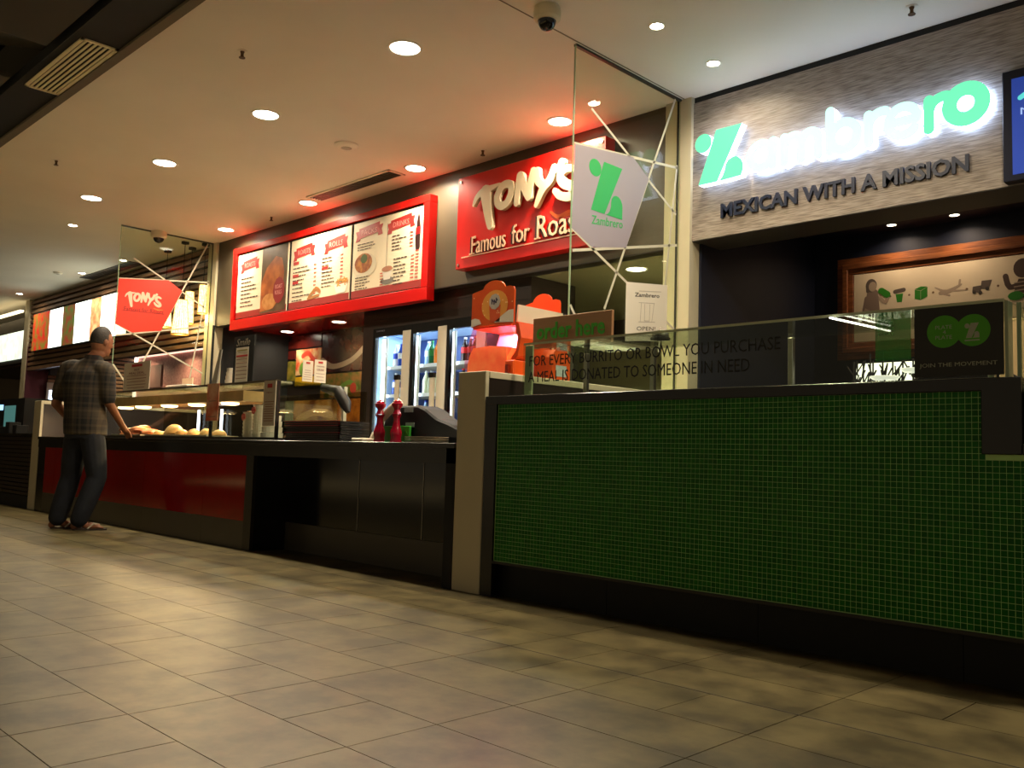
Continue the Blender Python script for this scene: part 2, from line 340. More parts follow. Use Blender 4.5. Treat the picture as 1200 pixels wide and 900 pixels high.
for k, a, b, c, d in tiles:
    a = max(a, XD2[1] + .022)
    p = MB().rect(FY(6.7), a + .006, b - .006, c + .006, d - .006, 0, .02).build('mural_panel', FM[k], bw)
    if k == 'salad':
        m = MB(); m.stroke(FY(6.68), [(-10.75, 2.08), (-10.62, 2.12), (-10.5, 2.04), (-10.42, 2.0)], .07, 0, .002, smooth=4); m.build('tomato_print', mat('tomato_print', (176, 60, 40), .3), p)
        MB().disc(FY(6.68), -10.72, 1.9, .10, 0, .002).build('lettuce_print', mat('lettuce_print', (96, 130, 44), .3), p)
    if k == 'roast' and a < -10:
        MB().stroke(FY(6.68), [(-10.25, 1.98), (-10.0, 1.9), (-9.6, 1.96), (-9.3, 2.12)], [.10, .07, .07, .09], 0, .002, smooth=4).build('plate_print', mat('plate_print', (140, 122, 98), .3), p)
    if k == 'burger':
        MB().disc(FY(6.68), -9.52, 1.6, .07, 0, .002).build('tomato_print', mat('tomato_print', (176, 60, 40), .3), p)
        MB().stroke(FY(6.68), [(-9.8, 1.62), (-9.6, 1.68), (-9.45, 1.6)], .06, 0, .002, smooth=3).build('lettuce_print', mat('lettuce_print', (96, 130, 44), .3), p)
    if k == 'roll': MB().stroke(FY(6.68), [(-10.8, 1.2), (-10.4, 1.3), (-10.0, 1.26)], .10, 0, .002, smooth=4).build('bread_print', mat('bread_print', (224, 186, 110), .3), p)
# slatted bulkhead of the neighbouring shop
sb = sroot('wall_bulkhead_slatted', (-15, BK, 2.15))
slm = mat('brown_slat', (116, 86, 60), 0.45, var=.2, scale=3, stretch=(1, 8, 8))
box(-18.72, XD2[0], BK + .05, BK + .12, 2.15, CE).build('backing', mat('slat_backing', (44, 32, 22), .8), sb)
z = 2.15
while z < CE - .02:
    box(-18.72, XD2[0], BK, BK + .05, z, z + .058).build('slat', slm, sb, bev=.004); z += .0915
struct(box(-18.72, XD2[0], BK + .12, 7.65, 2.62, 2.66).build('ceiling_neighbour', mat('brown_soffit', (60, 42, 30), .5)))
struct(box(-18.72, XD2[0], 7.65, 7.7, 0, 2.66).build('wall_back_neighbour', mat('pink_mosaic_wall', (206, 140, 128), .5, rgb2=(176, 112, 104), scale=20)))
struct(box(-18.718, -18.70, 5.56, 7.64, 0, 2.62).build('wall_purple', mat('purple_wall', (78, 22, 44), .5)))
ws = sroot('wall_slat_lining', (-18.69, 6.8, 0))
box(-18.70, -18.69, 5.95, 7.60, .9, 2.6).build('backing', M['matblack'], ws)
for i in range(21): box(-18.69, -18.66, 5.95, 7.60, .92 + i * .08, .97 + i * .08).build('slat', slm, ws)
# far shop at the left edge
struct(box(-24, -18.95, BK + .1, BK + .2, 2.35, 3.25).build('wall_bulkhead_far', mat('dark_bulkhead', (56, 48, 40), .6)))
struct(box(-24, -18.95, BK + .2, 9, 2.3, 2.35).build('ceiling_far', mat('brown_soffit', (60, 42, 30), .5)))
# end wall and far mall side behind the camera, closing the hall
struct(box(-24.1, -24, -9, 11, 0, 4.4).build('wall_far_end', mat('hall_wall', (110, 96, 74), .7)))

# ================================================================ green tiled counter
G = thing('tiled_counter', 'long dark green mosaic-tiled counter with black rim and black kick, at the right', 'counter', (-2.3, FR, 0))
cx0, cx1 = XD[1] + .004, 1.3
box(cx0, cx1, FR + .03, FR + .72, .19, 1.06).build('carcass', M['black'], G)
MB().poly(FY(FR + .03), [(cx0, .185), (cx1, .185), (cx1, .875), (-0.95, .875), (-0.95, 1.10), (cx0, 1.10)], -.0, .012).build('grout_bed', mat('pale_green_grout', (186, 232, 146), .6), G)
P = .0228; ms = MB(); nrow = int((1.064 - .20) / P)
gx = MB()
for i in range(int((cx1 + 3.6) / P)):
    a = -3.605 + i * P
    for k in range(nrow + 1):
        zt = .20 + k * P
        lim = 1.045 if a < -1.09 else .815
        if zt > lim: continue
        dz = random.uniform(-.0006, .0006)
        b = len(ms.v); y0 = FR + .0182; y1 = FR + .0166 + dz * .4; e = .0015
        ms.v += [(a + e * .5, y0, zt + e * .5), (a + P - e * .5, y0, zt + e * .5), (a + P - e * .5, y0, zt + P - e * .5), (a + e * .5, y0, zt + P - e * .5),
                 (a + e, y1, zt + e), (a + P - e, y1 + random.uniform(-.0003, .0003), zt + e), (a + P - e, y1, zt + P - e), (a + e, y1 + random.uniform(-.0003, .0003), zt + P - e)]
        ms.f += [(b + 4, b + 5, b + 6, b + 7), (b, b + 1, b + 5, b + 4), (b + 1, b + 2, b + 6, b + 5), (b + 2, b + 3, b + 7, b + 6), (b + 3, b, b + 4, b + 7)]
mm = mat('green_glass_mosaic', (12, 62, 8), 0.25, spec=.18)
o = ms.build('mosaic_tiles', mm, G, stuff=True)
nt = mm.node_tree; ge = nt.nodes.new('ShaderNodeNewGeometry'); mr = nt.nodes.new('ShaderNodeValToRGB')
mr.color_ramp.elements[0].color = (lin(8), lin(92), lin(4), 1); mr.color_ramp.elements[1].color = (lin(20), lin(112), lin(10), 1)
mr.color_ramp.elements.new(.5).color = (lin(8), lin(102), lin(8), 1)
nt.links.new(ge.outputs['Random Per Island'], mr.inputs[0]); nt.links.new(mr.outputs[0], nt.nodes['Principled BSDF'].inputs['Base Color'])
# black rim: top band, left strip, drop at the right and lower run
MB().rect(FY(FR + .01), cx0, -1.03, 1.066, 1.114, -.72, .01).build('top_rim', M['black'], G, bev=.003)
MB().rect(FY(FR + .01), cx0, -3.610, .0, 1.066, -.02, .006).build('side_rim', M['black'], G)
MB().rect(FY(FR + .01), -1.083, -.95, .836, 1.114, -.72, .0105).build('step_rim', M['black'], G, bev=.003)
MB().rect(FY(FR + .01), -.95, cx1, .836, .872, -.72, .0105).build('lower_top', M['black'], G, bev=.003)
MB().rect(FY(FR + .01), -3.610, cx1, .184, .197, -.02, .008).build('metal_trim', M['darksteel'], G)
for i in range(6):
    a = cx0 + i * .84
    MB().rect(FY(FR + .085), a + .0015, min(a + .8385, cx1), 0, .184, -.02, 0).build('kick_panel', M['matblack'], G)

# ================================================================ roast shop counter
Tn = thing('roast_counter', 'long black and red counter of the roast shop with grey kick panels', 'counter', (-7.5, FR, 0))
tx0, tx1 = XD2[1] + .004, XD[0] - .004
box(tx0, tx1, FR - .012, FR + .75, .815, .846).build('worktop', M['black'], Tn, bev=.003)
box(tx0, tx1, FR, FR + .03, .725, .815).build('fascia', M['black'], Tn)
box(tx0, -6.26, FR + .03, FR + .7, 0, .725).build('carcass', M['matblack'], Tn)
box(-6.26, tx1, FR + .33, FR + .7, 0, .815).build('carcass', M['matblack'], Tn)
rx = -6.375; xs = [rx]
for k in range(5): xs.append(xs[-1] - .69 if k == 0 else xs[-1] - 1.18)
for a, b in zip(xs[1:], xs[:-1]):
    a = max(a, -10.92)
    box(a + .002, b - .002, FR + .006, FR + .03, .218, .725).build('red_panel', M['red'], Tn)
    box(a + .001, b - .001, FR + .004, FR + .03, 0, .216).build('kick_panel', M['kick'], Tn)
box(tx0, -10.92, FR + .006, FR + .03, 0, .725).build('end_panel', M['blackgloss'], Tn)
box(-6.373, -6.26, FR + .002, FR + .03, 0, .725).build('end_panel', mat('end_post', (30, 25, 18), .3), Tn)
box(-6.262, -6.258, FR + .03, FR + .33, 0, .815).build('return_panel', M['blackgloss'], Tn)
for a, b in ((-6.257, -5.31), (-5.31, -4.59), (-4.59, tx1)):
    box(a + .002, b - .002, FR + .31, FR + .33, .215, .815).build('black_panel', M['blackgloss'], Tn)
    if a > -6.2: box(a - .003, a + .001, FR + .306, FR + .33, .215, .72).build('joint_strip', M['steel'], Tn)
box(-6.257, -4.02, FR + .304, FR + .33, 0, .213).build('kick_panel', M['kick'], Tn)
box(-4.02, tx1, FR + .0, FR + .30, 0, .815).build('end_panel', M['matblack'], Tn)

# neighbour's slatted counter
N = thing('slatted_counter', 'dark brown slatted timber counter at the left edge beside the white divider', 'counter', (-15, FR, 0))
box(-18.7, XD2[0] - .004, FR - .01, FR + .7, .845, .88).build('worktop', M['black'], N)
box(-18.7, XD2[0] - .004, FR + .05, FR + .7, 0, .845).build('carcass', M['matblack'], N)
for i in range(14): box(-18.7, XD2[0] - .004, FR, FR + .05, .155 + i * .0495, .155 + i * .0495 + .036).build('slat', mat('dark_slat', (44, 30, 18), .4, var=.2), N, bev=.002)
box(-18.7, XD2[0] - .004, FR + .01, FR + .05, 0, .145).build('kick_panel', M['matblack'], N)
# ================================================================ lights
for x, wh in ((-4.71, 'largest, above the red sign between the two shops'), (-6.54, 'second in the front row from the right'), (-8.44, 'third in the front row from the right'), (-10.31, 'fourth in the front row, far left')):
    downlight(x, 3.6, 'round ceiling downlight, ' + wh, r=.105)
for x, wh in ((-4.79, 'in front of the red shop sign'), (-6.65, 'just above the gap between menu and red sign'), (-8.53, 'above the middle of the red menu board'), (-10.41, 'above the left end of the red menu board')):
    downlight(x, 5.27, 'round ceiling downlight close to the bulkhead, ' + wh, r=.095, power=30)
for x in (-2.75, -.9): downlight(x, 3.92, 'round ceiling downlight over the green counter, ' + ('farther right, out of frame' if x > -1 else 'just above the top of the photo'), group='counter downlights out of frame', power=34)
for (x, y, wh) in ((-3.25, 4.46, 'nearer of the two right of the glass screen'), (-3.27, 5.15, 'close to the wood sign, right of the glass screen')):
    downlight(x, y, 'small bright ceiling spotlight, ' + wh, r=.042, small=True, es=60, group='small ceiling spots of the green shop')
for (x, y, wh) in ((-11.8, 3.92, 'left of the far glass screen'), (-13.42, 5.19, 'just above the slatted bulkhead, by the far glass screen'), (-15.0, 5.17, 'above the middle of the slatted bulkhead'), (-18.1, 5.17, 'farthest one at the left edge')):
    downlight(x, y, 'small neighbouring-shop ceiling spot, ' + wh, r=.05, small=True, es=40, group='small ceiling spots of the neighbouring shop')
for x, y, wh in ((-9.35, 6.3, 'right'), (-10.75, 6.42, 'left')): downlight(x, y, 'downlight in the maroon soffit under the menu board, the ' + wh + ' one', r=.085, z=2.392, power=5, group='soffit downlights')
downlight(-4.56, 6.03, 'kitchen soffit downlight seen through the near glass screen', r=.085, z=2.40, power=70, col=(.95, 1, .85), group='kitchen downlight')
for x, y in ((-2.92, 7.3), (-2.43, 7.3)): downlight(x, y, 'tiny recessed spot in the navy soffit above the framed picture, ' + ('left' if x < -2.6 else 'right') + ' one', r=.035, z=2.78, power=2.0, es=10, col=(1, .74, .5), group='tiny navy soffit spots')
for x, y in ((-17.94, 7.2), (-16.06, 7.2)): downlight(x, y, 'soffit spotlight inside the neighbouring shop, ' + ('left' if x < -17 else 'right') + ' of the pair', r=.09, z=2.62, power=14, es=20, group='neighbour soffit spots')
# sprinklers, smoke detector, vents
def sprinkler(x, y, lab):
    t = thing('sprinkler', lab, 'sprinkler', (x, y, CE), 'ceiling sprinklers')
    MB().lathe(x, y, [(.035, CE - .004), (.035, CE)], 16).build('escutcheon', M['lamp_trim'], t)
    MB().lathe(x, y, [(.006, CE - .045), (.012, CE - .04), (.010, CE - .02), (.016, CE - .004)], 10).build('body', mat('brass_dark', (90, 64, 36), .4, metal=.6), t)
    MB().lathe(x, y, [(.022, CE - .049), (.022, CE - .045)], 12).build('deflector', mat('brass_dark', (90, 64, 36)), t)
for x, y, l in ((-5.61, 2.885, 'small ceiling sprinkler near the top of the photo, left of the brightest downlight'), (-9.216, 2.867, 'small ceiling sprinkler at the far left of the cream ceiling'), (-9.39, 5.316, 'small ceiling sprinkler above the red menu board'), (-5.78, 5.34, 'small ceiling sprinkler above the red shop sign'), (-1.98, 5.26, 'small ceiling sprinkler above the wood sign at the top right')): sprinkler(x, y, l)
def dome(x, y, lab, r, name='smoke_detector', cat='detector'):
    t = thing(name, lab, cat, (x, y, CE))
    MB().lathe(x, y, [(r * .5, CE - .03), (r * .8, CE - .025), (r, CE - .008), (r, CE)], 22).build('housing', M['lamp_trim'], t, smooth=True)
    MB().lathe(x, y, [(r * .3, CE - .036), (r * .45, CE - .03)], 16).build('sensor', mat('sensor_grey', (170, 160, 140), .5), t)
dome(-6.63, 4.46, 'flat round smoke detector on the ceiling above the red sign', .11)
dome(-15.27, 4.9, 'small round detector on the ceiling far left', .07)
def camera_dome(x, y, z, lab, r=.085):
    t = thing('security_camera', lab, 'security camera', (x, y, z))
    MB().lathe(x, y, [(r * .8, z - .085), (r * .98, z - .07), (r, z - .03), (r * .94, z)], 26).build('housing', mat('camera_housing', (216, 206, 176), .5), t, smooth=True)
    MB().lathe(x, y, [(r * .12, z - .145), (r * .42, z - .132), (r * .6, z - .11), (r * .68, z - .083)], 24).build('dome', mat('smoked_dome', (22, 20, 22), .06), t, smooth=True)
camera_dome(-3.62, 3.84, CE, 'white dome security camera on the ceiling at top centre, before the near glass screen')
camera_dome(-11.24, 4.78, CE, 'white dome camera at the ceiling corner of the far glass screen', .10)
def vent(x0, x1, y0, y1, z, n, lab, fm, sm, alongx=True):
    t = thing('air_grille', lab, 'air vent', ((x0 + x1) / 2, (y0 + y1) / 2, z))
    m = MB(); e = .022
    for q in ((x0, x1, y0, y0 + e), (x0, x1, y1 - e, y1), (x0, x0 + e, y0, y1), (x1 - e, x1, y0, y1)): m.box(*q, z - .012, z)
    m.build('frame', fm, t); box(x0, x1, y0, y1, z - .001, z).build('backing', M['matblack'], t)
    st = (y1 - y0 - 2 * e) / n
    for i in range(n): box(x0 + e, x1 - e, y0 + e + st * (i + .30), y0 + e + st * (i + .72), z - .012, z - .004).build('slat', sm, t)
vent(-7.44, -6.25, 2.045, 2.292, CE, 6, 'cream slotted air grille in the black ceiling edge, top left', mat('grille_cream', (236, 222, 180), .5), mat('grille_cream', ()))
vent(-8.33, -6.88, 5.12, 5.33, CE, 5, 'long slotted air vent above the red menu board', M['ceiling'], M['bulk'])
vent(-15.4, -13.4, 5.28, 5.5, CE, 4, 'dark slotted vent above the slatted bulkhead', M['bulk'], M['bulk'])

# ================================================================ glass screens
def screen(X, kind):
    near_ = kind == 'green'
    t = thing('glass_screen', ('tall near glass screen with white vinyl lines and a green Z on a pale panel' if near_ else 'tall far glass screen with white vinyl lines and a red panel beside the standing man'), 'glass screen', (X, 4.9, 1.262), 'glass screens on the white dividers')
    box(X - .005, X + .005, 4.318, 5.534, 1.262, 3.515).build('pane', M['glassg'], t)
    m = MB(); m.box(X - .0055, X + .0055, 4.312, 4.318, 1.262, 3.517); m.build('polished_edge', M['glassedge'], t)
    box(X - .012, X + .012, 4.312, 5.534, 3.505, CE).build('top_channel', mat('dark_channel', (60, 56, 46), .4), t)
    F = FX(X + .0055); wd = .019
    for L in ([(4.488, 3.131), (5.49, 2.62)], [(5.46, 3.50), (4.671, 1.79)], [(4.323, 2.845), (5.507, 2.981)], [(4.318, 2.275), (5.49, 1.755)], [(4.329, 2.130), (5.51, 2.391)], [(5.495, 3.0), (5.30, 1.563)], [(4.322, 1.77), (4.50, 1.54)]):
        MB().stroke(F, L, wd, 0, .0008, caps=False).build('vinyl_line', M['vinyl'], t)
    pl = [(4.323, 2.841), (4.955, 2.918), (5.143, 2.808), (4.895, 2.255), (4.528, 2.188), (4.318, 2.275)]
    p = MB().poly(FX(X + .0056), pl, 0, .0012).build('vinyl_panel', mat('pale_lilac_vinyl', (148, 138, 145), .5, emis=.0) if near_ else mat('orange_red_vinyl', (222, 50, 30), .5), t)
    F2 = FX(X + .007)
    if near_:
        zl = lambda u, v: (4.50 + u * .36, 2.45 + v * .36)
        logo_z(F2, 4.475, 2.44, .375, .36, 0, .001, 'printed_z', M['green'], p)
        text('Zambrero', F2, 4.515, 4.85, 2.345, 2.432, 0, .001, 'printed_name', M['green'], p, bold=.008, vmap=lambda a, b: (4.515 + a * .335, 2.345 + a * .035 + b * .06))
    else:
        tony(F2, 4.40, 4.88, 2.50, 2.73, 0, .001, 'printed_name', M['vinyl'], p)
        text('Famous for Roasts', F2, 4.41, 4.92, 2.44, 2.52, 0, .001, 'printed_tagline', mat('dark_red_ink', (90, 14, 10), .6), p, vmap=lambda a, b: (4.41 + a * .5, 2.45 + a * .02 + b * .055))
        MB().stroke(F2, [(4.38, 2.455), (4.92, 2.47)], .005, 0, .001, caps=False).build('printed_rule', mat('dark_red_ink', ()), p)
        MB().stroke(F2, [(4.78, 2.53), (4.84, 2.515), (4.90, 2.525)], [.01, .02, .006], 0, .001).build('printed_flame', mat('flame_orange', (240, 110, 50), .4), p)
def logo_z(F, u, v, W, H, w0, w1, name, m, parent):
    q = lambda a, b: (u + a * W, v + b * H)
    b = MB()
    b.disc(F, *q(.17, .82), W * .17, w0, w1, 24, ry=H * .165)
    b.poly(F, [q(*p) for p in ((.08, 0), (.46, 0), (.95, 1.0), (.42, 1.0), (.40, .96))], w0, w1)
    b.poly(F, [q(*p) for p in ((.50, 0), (.98, 0), (.98, .24), (.97, .30), (.93, .37), (.86, .42), (.78, .43), (.71, .40), (.66, .34), (.645, .27), (.645, .18), (.61, .09), (.56, .03))], w0, w1)
    return b.build(name, m, parent)
TS = D['tony_strokes']
def tony(F, u0, u1, v0, v1, w0, w1, name, m, parent, sep=False, full=False):
    xs = [p[0] for s in TS for p in s[0]]; zs = [p[1] for s in TS for p in s[0]]
    a0, a1, b0, b1 = min(xs) - .04, max(xs) + .04, min(zs) - .04, max(zs) + .04
    sx, sy = (u1 - u0) / (a1 - a0), (v1 - v0) / (b1 - b0); k = (sx + sy) / 2
    groups = [(0, 1), (2,), (3, 4, 5), (6, 7), (8,), (9,)]
    if not sep: groups = [tuple(range(len(TS)))]
    for g_ in groups:
        b = MB()
        for i in g_: b.stroke(F, [(u0 + (p[0] - a0) * sx, v0 + (p[1] - b0) * sy) for p in TS[i][0]], [q * k * .86 for q in TS[i][1]], w0, w1, smooth=4)
        b.build(name, m, parent)
screen(-3.8, 'green'); screen(-11.265, 'red')

# ================================================================ roast shop sign
S = thing('shop_sign', 'large red shop sign reading TONY\'S Famous for Roasts above the fridges', 'sign', (-5.3, 5.45, 2.5))
box(-6.22, -4.45, 5.45, BK, 2.502, 3.372).build('sign_box', M['signred'], S, bev=.004)
F = FY(5.45)
tony(F, -5.99, -4.69, 2.79, 3.27, .012, .05, 'letter', M['cream'], S, sep=True)
for s, ws in D['flame']: MB().stroke(F, s, ws, 0, .006, smooth=4).build('flame', mat('flame_orange', (240, 110, 50), .4), S)
def serif(F, word, u0, u1, v0, v1, w0, w1, name, m, parent, slope):
    text(word, F, u0, u1, v0, v1, w0, w1, name, m, parent, bold=.0, vmap=lambda a, b: (u0 + a * (u1 - u0), v0 + a * slope + b * (v1 - v0)))
tag_m = mat('pale_tagline', (238, 196, 164), .35); tag_d = mat('dark_tagline', (46, 14, 10), .4)
for dx, dz, w0, w1, m in ((-.020, .0, .004, .016, tag_d), (-.010, .0, .004, .0165, tag_d), (.008, 0, .018, .026, tag_m)):
    serif(F, 'Famous', -5.99 + dx, -5.55 + dx, 2.612, 2.775, w0, w1, 'tagline', m, S, .01)
    serif(F, 'for', -5.47 + dx, -5.26 + dx, 2.632, 2.80, w0, w1, 'tagline', m, S, .0)
    serif(F, 'Roasts', -5.17 + dx, -4.58 + dx, 2.632, 2.83, w0, w1, 'tagline', m, S, -.01)
# serif feet of the tagline capitals
sf = MB()
for x in (-5.985, -5.165): sf.box(x - .03, x + .035, 5.428, 5.44, 2.612 if x < -5.5 else 2.63, 2.624 if x < -5.5 else 2.642)
sf.build('letter_serif', tag_m, S)
MB().stroke(F, [(-6.13, 2.602), (-5.6, 2.605), (-4.55, 2.61)], .009, .004, .014, caps=False).build('underline', tag_m, S)
for x in (-6.18, -4.49):
    for z in (2.54, 3.33): MB().disc(F, x, z, .014, 0, .008, 12).build('screw', M['steel'], S)

# ================================================================ red menu board
B = thing('menu_board', 'long red-framed menu board of the roast shop with three printed panels', 'menu board', (-8.6, 5.47, 2.28))
y = 5.47; X0, X1, Z0, Z1 = -10.56, -6.655, 2.272, 3.32; fw = .085
box(X0, X1, y, BK, Z1 - .075, Z1).build('frame_rail', M['framered'], B, bev=.004); box(X0, X1, y, BK, Z0, Z0 + .125).build('frame_rail', M['framered'], B, bev=.004)
box(X0, X0 + .09, y, BK, Z0 + .125, Z1 - .075).build('frame_stile', M['framered'], B, bev=.004); box(X1 - .095, X1, y, BK, Z0 + .125, Z1 - .075).build('frame_stile', M['framered'], B, bev=.004)
box(X0 + .09, X1 - .095, y + .03, BK, Z0 + .125, Z1 - .075).build('backing', M['matblack'], B)
pm = mat('menu_cream', (232, 220, 192), .35); F = FY(y + .02)
banner_m = mat('banner_red', (176, 40, 36), .5); txm = mat('menu_text_brown', (70, 50, 40), .6); prm = mat('menu_price_red', (196, 70, 60), .6)
def banner(p, u, v, W, H, word=None):
    b = MB(); F3 = FY(y + .018)
    b.poly(F3, [(u - W / 2, v - H / 2), (u + W / 2, v - H / 2 + .03), (u + W / 2, v + H / 2 + .03), (u - W / 2, v + H / 2)], 0, .001)
    b.poly(F3, [(u - W * .66, v - H * .75), (u - W * .44, v - H * .7), (u - W * .44, v + H * .3), (u - W * .66, v + H * .25), (u - W * .60, v - H * .25)], -.0005, .0004)
    b.poly(F3, [(u + W * .44, v - H * .55), (u + W * .66, v - H * .5), (u + W * .60, v), (u + W * .66, v + H * .5), (u + W * .44, v + H * .45)], -.0005, .0004)
    b.build('banner', banner_m, p)
    if word: text(word, FY(y + .017), u - W * .38, u + W * .38, v - H * .2, v + H * .3, 0, .0008, 'banner_word', mat('banner_word', (222, 150, 140), .6), p)
def lines(p, u0, u1, v1, v0, n, prices=None, seed=0, m=None, th=.012):
    rr = random.Random(seed); b = MB(); F3 = FY(y + .018)
    for i in range(n):
        v = v1 - (v1 - v0) * i / max(1, n - 1); e = u0 + (u1 - u0) * rr.uniform(.45, .95); x = u0
        while x < e: l = rr.uniform(.03, .08); b.rect(F3, x, min(x + l, e), v, v + th, 0, .0008); x += l + .012
    b.build('menu_lines', m or txm, p)
    if prices:
        b = MB()
        for i in range(n): v = v1 - (v1 - v0) * i / max(1, n - 1); b.rect(F3, prices, prices + .05, v, v + th, 0, .0008)
        b.build('menu_prices', prm, p)
pans = [(-10.45, -9.25), (-9.19, -7.985), (-7.94, -6.765)]; zb, zt = 2.415, 3.225
for i, (a, b_) in enumerate(pans):
    p = MB().rect(FY(y + .03), a, b_, zb, zt, 0, .01).build('menu_panel', pm, B)
    MB().rect(FY(y + .02), a, b_, zb, zb + .075, 0, .0012).build('red_footer', mat('footer_red', (150, 40, 34), .5), p)
    if i == 0:
        F3 = FY(y + .019)
        MB().rect(F3, a + .60, b_ - .02, zb + .01, zt - .0, 0, .0012).build('photo_print', mat('roast_photo_bg', (104, 84, 58), .4, rgb2=(76, 60, 40), scale=4), p)
        MB().poly(F3, [(a + .60, zb + .03), (a + .60, 2.80), (a + .72, 2.98), (a + .92, 3.10), (a + 1.06, 3.06), (a + 1.12, 2.9), (a + 1.10, zb + .2), (a + .9, zb + .05)], .001, .002).build('chicken_print', mat('roast_skin', (196, 116, 56), .4, rgb2=(150, 78, 36), scale=5), p)
        MB().disc(F3, a + .80, zb + .14, .16, .002, .0028, 20, ry=.10).build('crackling_print', mat('crackling', (206, 150, 90), .4, rgb2=(186, 120, 60), scale=14), p)
        bd = MB().disc(F3, a + 1.02, zb + .26, .13, .003, .004, 12, ry=.16).build('badge_print', mat('badge_red', (140, 26, 26), .5), p)
        text('ROAST\nROLLS', FY(y + .015), a + .94, a + 1.10, zb + .21, zb + .33, 0, .0006, 'badge_word', mat('banner_word', (222, 150, 140), .6), bd)
        banner(p, a + .30, 3.07, .34, .12, 'ROASTS'); lines(p, a + .10, a + .62, 2.90, 2.55, 8, seed=3, th=.016)
    if i == 1:
        banner(p, a + .28, 3.06, .34, .12, 'ROASTS'); banner(p, a + .92, 3.06, .34, .12, 'ROLLS')
        for v in (2.93, 2.78, 2.70): MB().rect(FY(y + .018), a + .06, a + .18, v, v + .035, 0, .001).build('heading_flag', banner_m, p)
        lines(p, a + .06, a + .46, 2.88, 2.50, 9, a + .5, seed=5); lines(p, a + .66, a + .95, 2.92, 2.60, 9, a + 1.02, seed=9)
        MB().rect(FY(y + .018), a + .66, a + .78, 2.80, 2.83, 0, .001).build('heading_flag', banner_m, p)
        b = MB(); rr = random.Random(4)
        for k in range(22):
            x, z = a + 1.05 + rr.uniform(-.11, .11), 2.60 + rr.uniform(-.03, .05); an = rr.uniform(0, 3)
            b.stroke(FY(y + .0175), [(x, z), (x + .06 * math.cos(an), z + .05 * math.sin(an))], .012, 0, .001 + k * .00002, caps=False)
        b.build('chips_print', mat('chips_gold', (214, 150, 70), .5), p)
        MB().poly(FY(y + .018), [(a + .97, 2.50), (a + 1.13, 2.50), (a + 1.18, 2.60), (a + .92, 2.60)], 0, .0008).build('bowl_print', mat('bowl_print', (240, 236, 224), .5), p)
        b = MB(); b.stroke(FY(y + .0175), [(a + .42, 2.52), (a + .56, 2.60), (a + .64, 2.56)], [.03, .05, .04], 0, .001, smooth=3); b.stroke(FY(y + .0175), [(a + .40, 2.50), (a + .62, 2.52)], .03, 0, .0012); b.build('wedges_print', mat('wedges_brown', (166, 110, 60), .5), p)
    if i == 2:
        banner(p, a + .28, 3.10, .36, .11, 'PACKS'); banner(p, a + .82, 3.10, .34, .11, 'DRINKS')
        lines(p, a + .08, a + .5, 2.98, 2.92, 3, seed=11, th=.008)
        MB().disc(FY(y + .018), a + .22, 2.745, .21, 0, .0008, 28, ry=.13).build('plate_print', mat('menu_plate_print', (216, 206, 182), .4), p)
        MB().disc(FY(y + .017), a + .20, 2.775, .155, 0, .0008, 18, ry=.105).build('roast_print', mat('roast_meat_print', (136, 70, 40), .5, rgb2=(190, 130, 60), scale=16), p)
        MB().disc(FY(y + .0165), a + .21, 2.82, .06, 0, .0008, 9, ry=.05).build('greens_print', mat('greens_print', (66, 86, 34), .5), p)
        lines(p, a + .06, a + .42, 2.62, 2.50, 5, a + .50, seed=12, th=.010)
        MB().rect(FY(y + .018), a + .60, a + .604, 2.62, 3.14, 0, .0008).build('divider_line', txm, p)
        MB().disc(FY(y + .018), a + .62, 2.54, .11, 0, .0008, 24, ry=.04).build('saucer_print', mat('saucer_print', (120, 116, 108), .4), p)
        MB().poly(FY(y + .017), [(a + .57, 2.55), (a + .67, 2.55), (a + .71, 2.66), (a + .53, 2.66)], 0, .0008).build('cup_print', mat('cup_print', (222, 214, 200), .4), p)
        MB().disc(FY(y + .016), a + .62, 2.66, .09, 0, .0008, 20, ry=.03).build('coffee_print', mat('coffee_print', (170, 120, 92), .4), p)
        lines(p, a + .68, a + .93, 2.98, 2.84, 5, a + .97, seed=14); lines(p, a + .72, a + .95, 2.74, 2.48, 8, a + 1.0, seed=15); lines(p, a + .9, a + .9, 2.78, 2.48, 10, a + 1.07, seed=16)
        MB().stroke(FY(y + .018), [(a + 1.10, 2.82), (a + 1.095, 2.92), (a + 1.105, 3.0), (a + 1.10, 3.07), (a + 1.10, 3.14)], [.07, .075, .065, .05, .024], 0, .0008, smooth=3).build('cola_print', mat('cola_print', (44, 14, 12), .4), p)
        MB().rect(FY(y + .0165), a + 1.062, a + 1.138, 2.95, 3.02, 0, .0008).build('label_print', mat('cola_label', (200, 20, 24), .4), p)

# ================================================================ green shop sign
Z = thing('shop_sign', 'glowing Zambrero sign letters, mint green and white, on the wood bulkhead', 'sign', (-2.6, BK, 2.8))
mint = mat('mint_lit_face', (50, 110, 84), .7, emis=.92, spec=.05, ecol=(112, 240, 178)); hot = mat('white_lit_face', (90, 130, 116), .4, emis=1.1, ecol=(190, 252, 232)); side = mat('white_lit_return', (235, 245, 255), .4, emis=3.4, ecol=(200, 220, 255))
Fs = FY(BK)
def lit(name, fn, face):
    b = MB(); fn(b, .02, .088); o = b.build(name, side, Z); b = MB(); fn(b, .0885, .092); b.build('face', face, o); return o
def zl(b, w0, w1):
    u, v, W, H = -3.625, 2.80, .40, .385; q = lambda a, c: (u + a * W, v + c * H)
    b.disc(Fs, *q(.17, .80), W * .175, w0, w1, 28, ry=W * .175)
    b.poly(Fs, [q(*p) for p in ((.08, 0), (.47, 0), (.96, 1.0), (.44, 1.0))], w0, w1)
    b.poly(Fs, [q(*p) for p in ((.52, 0), (.95, .02), (.99, .12), (.99, .24), (.95, .33), (.86, .40), (.77, .40), (.69, .36), (.64, .28), (.62, .18), (.58, .08))], w0, w1)
lit('letter', zl, mint)
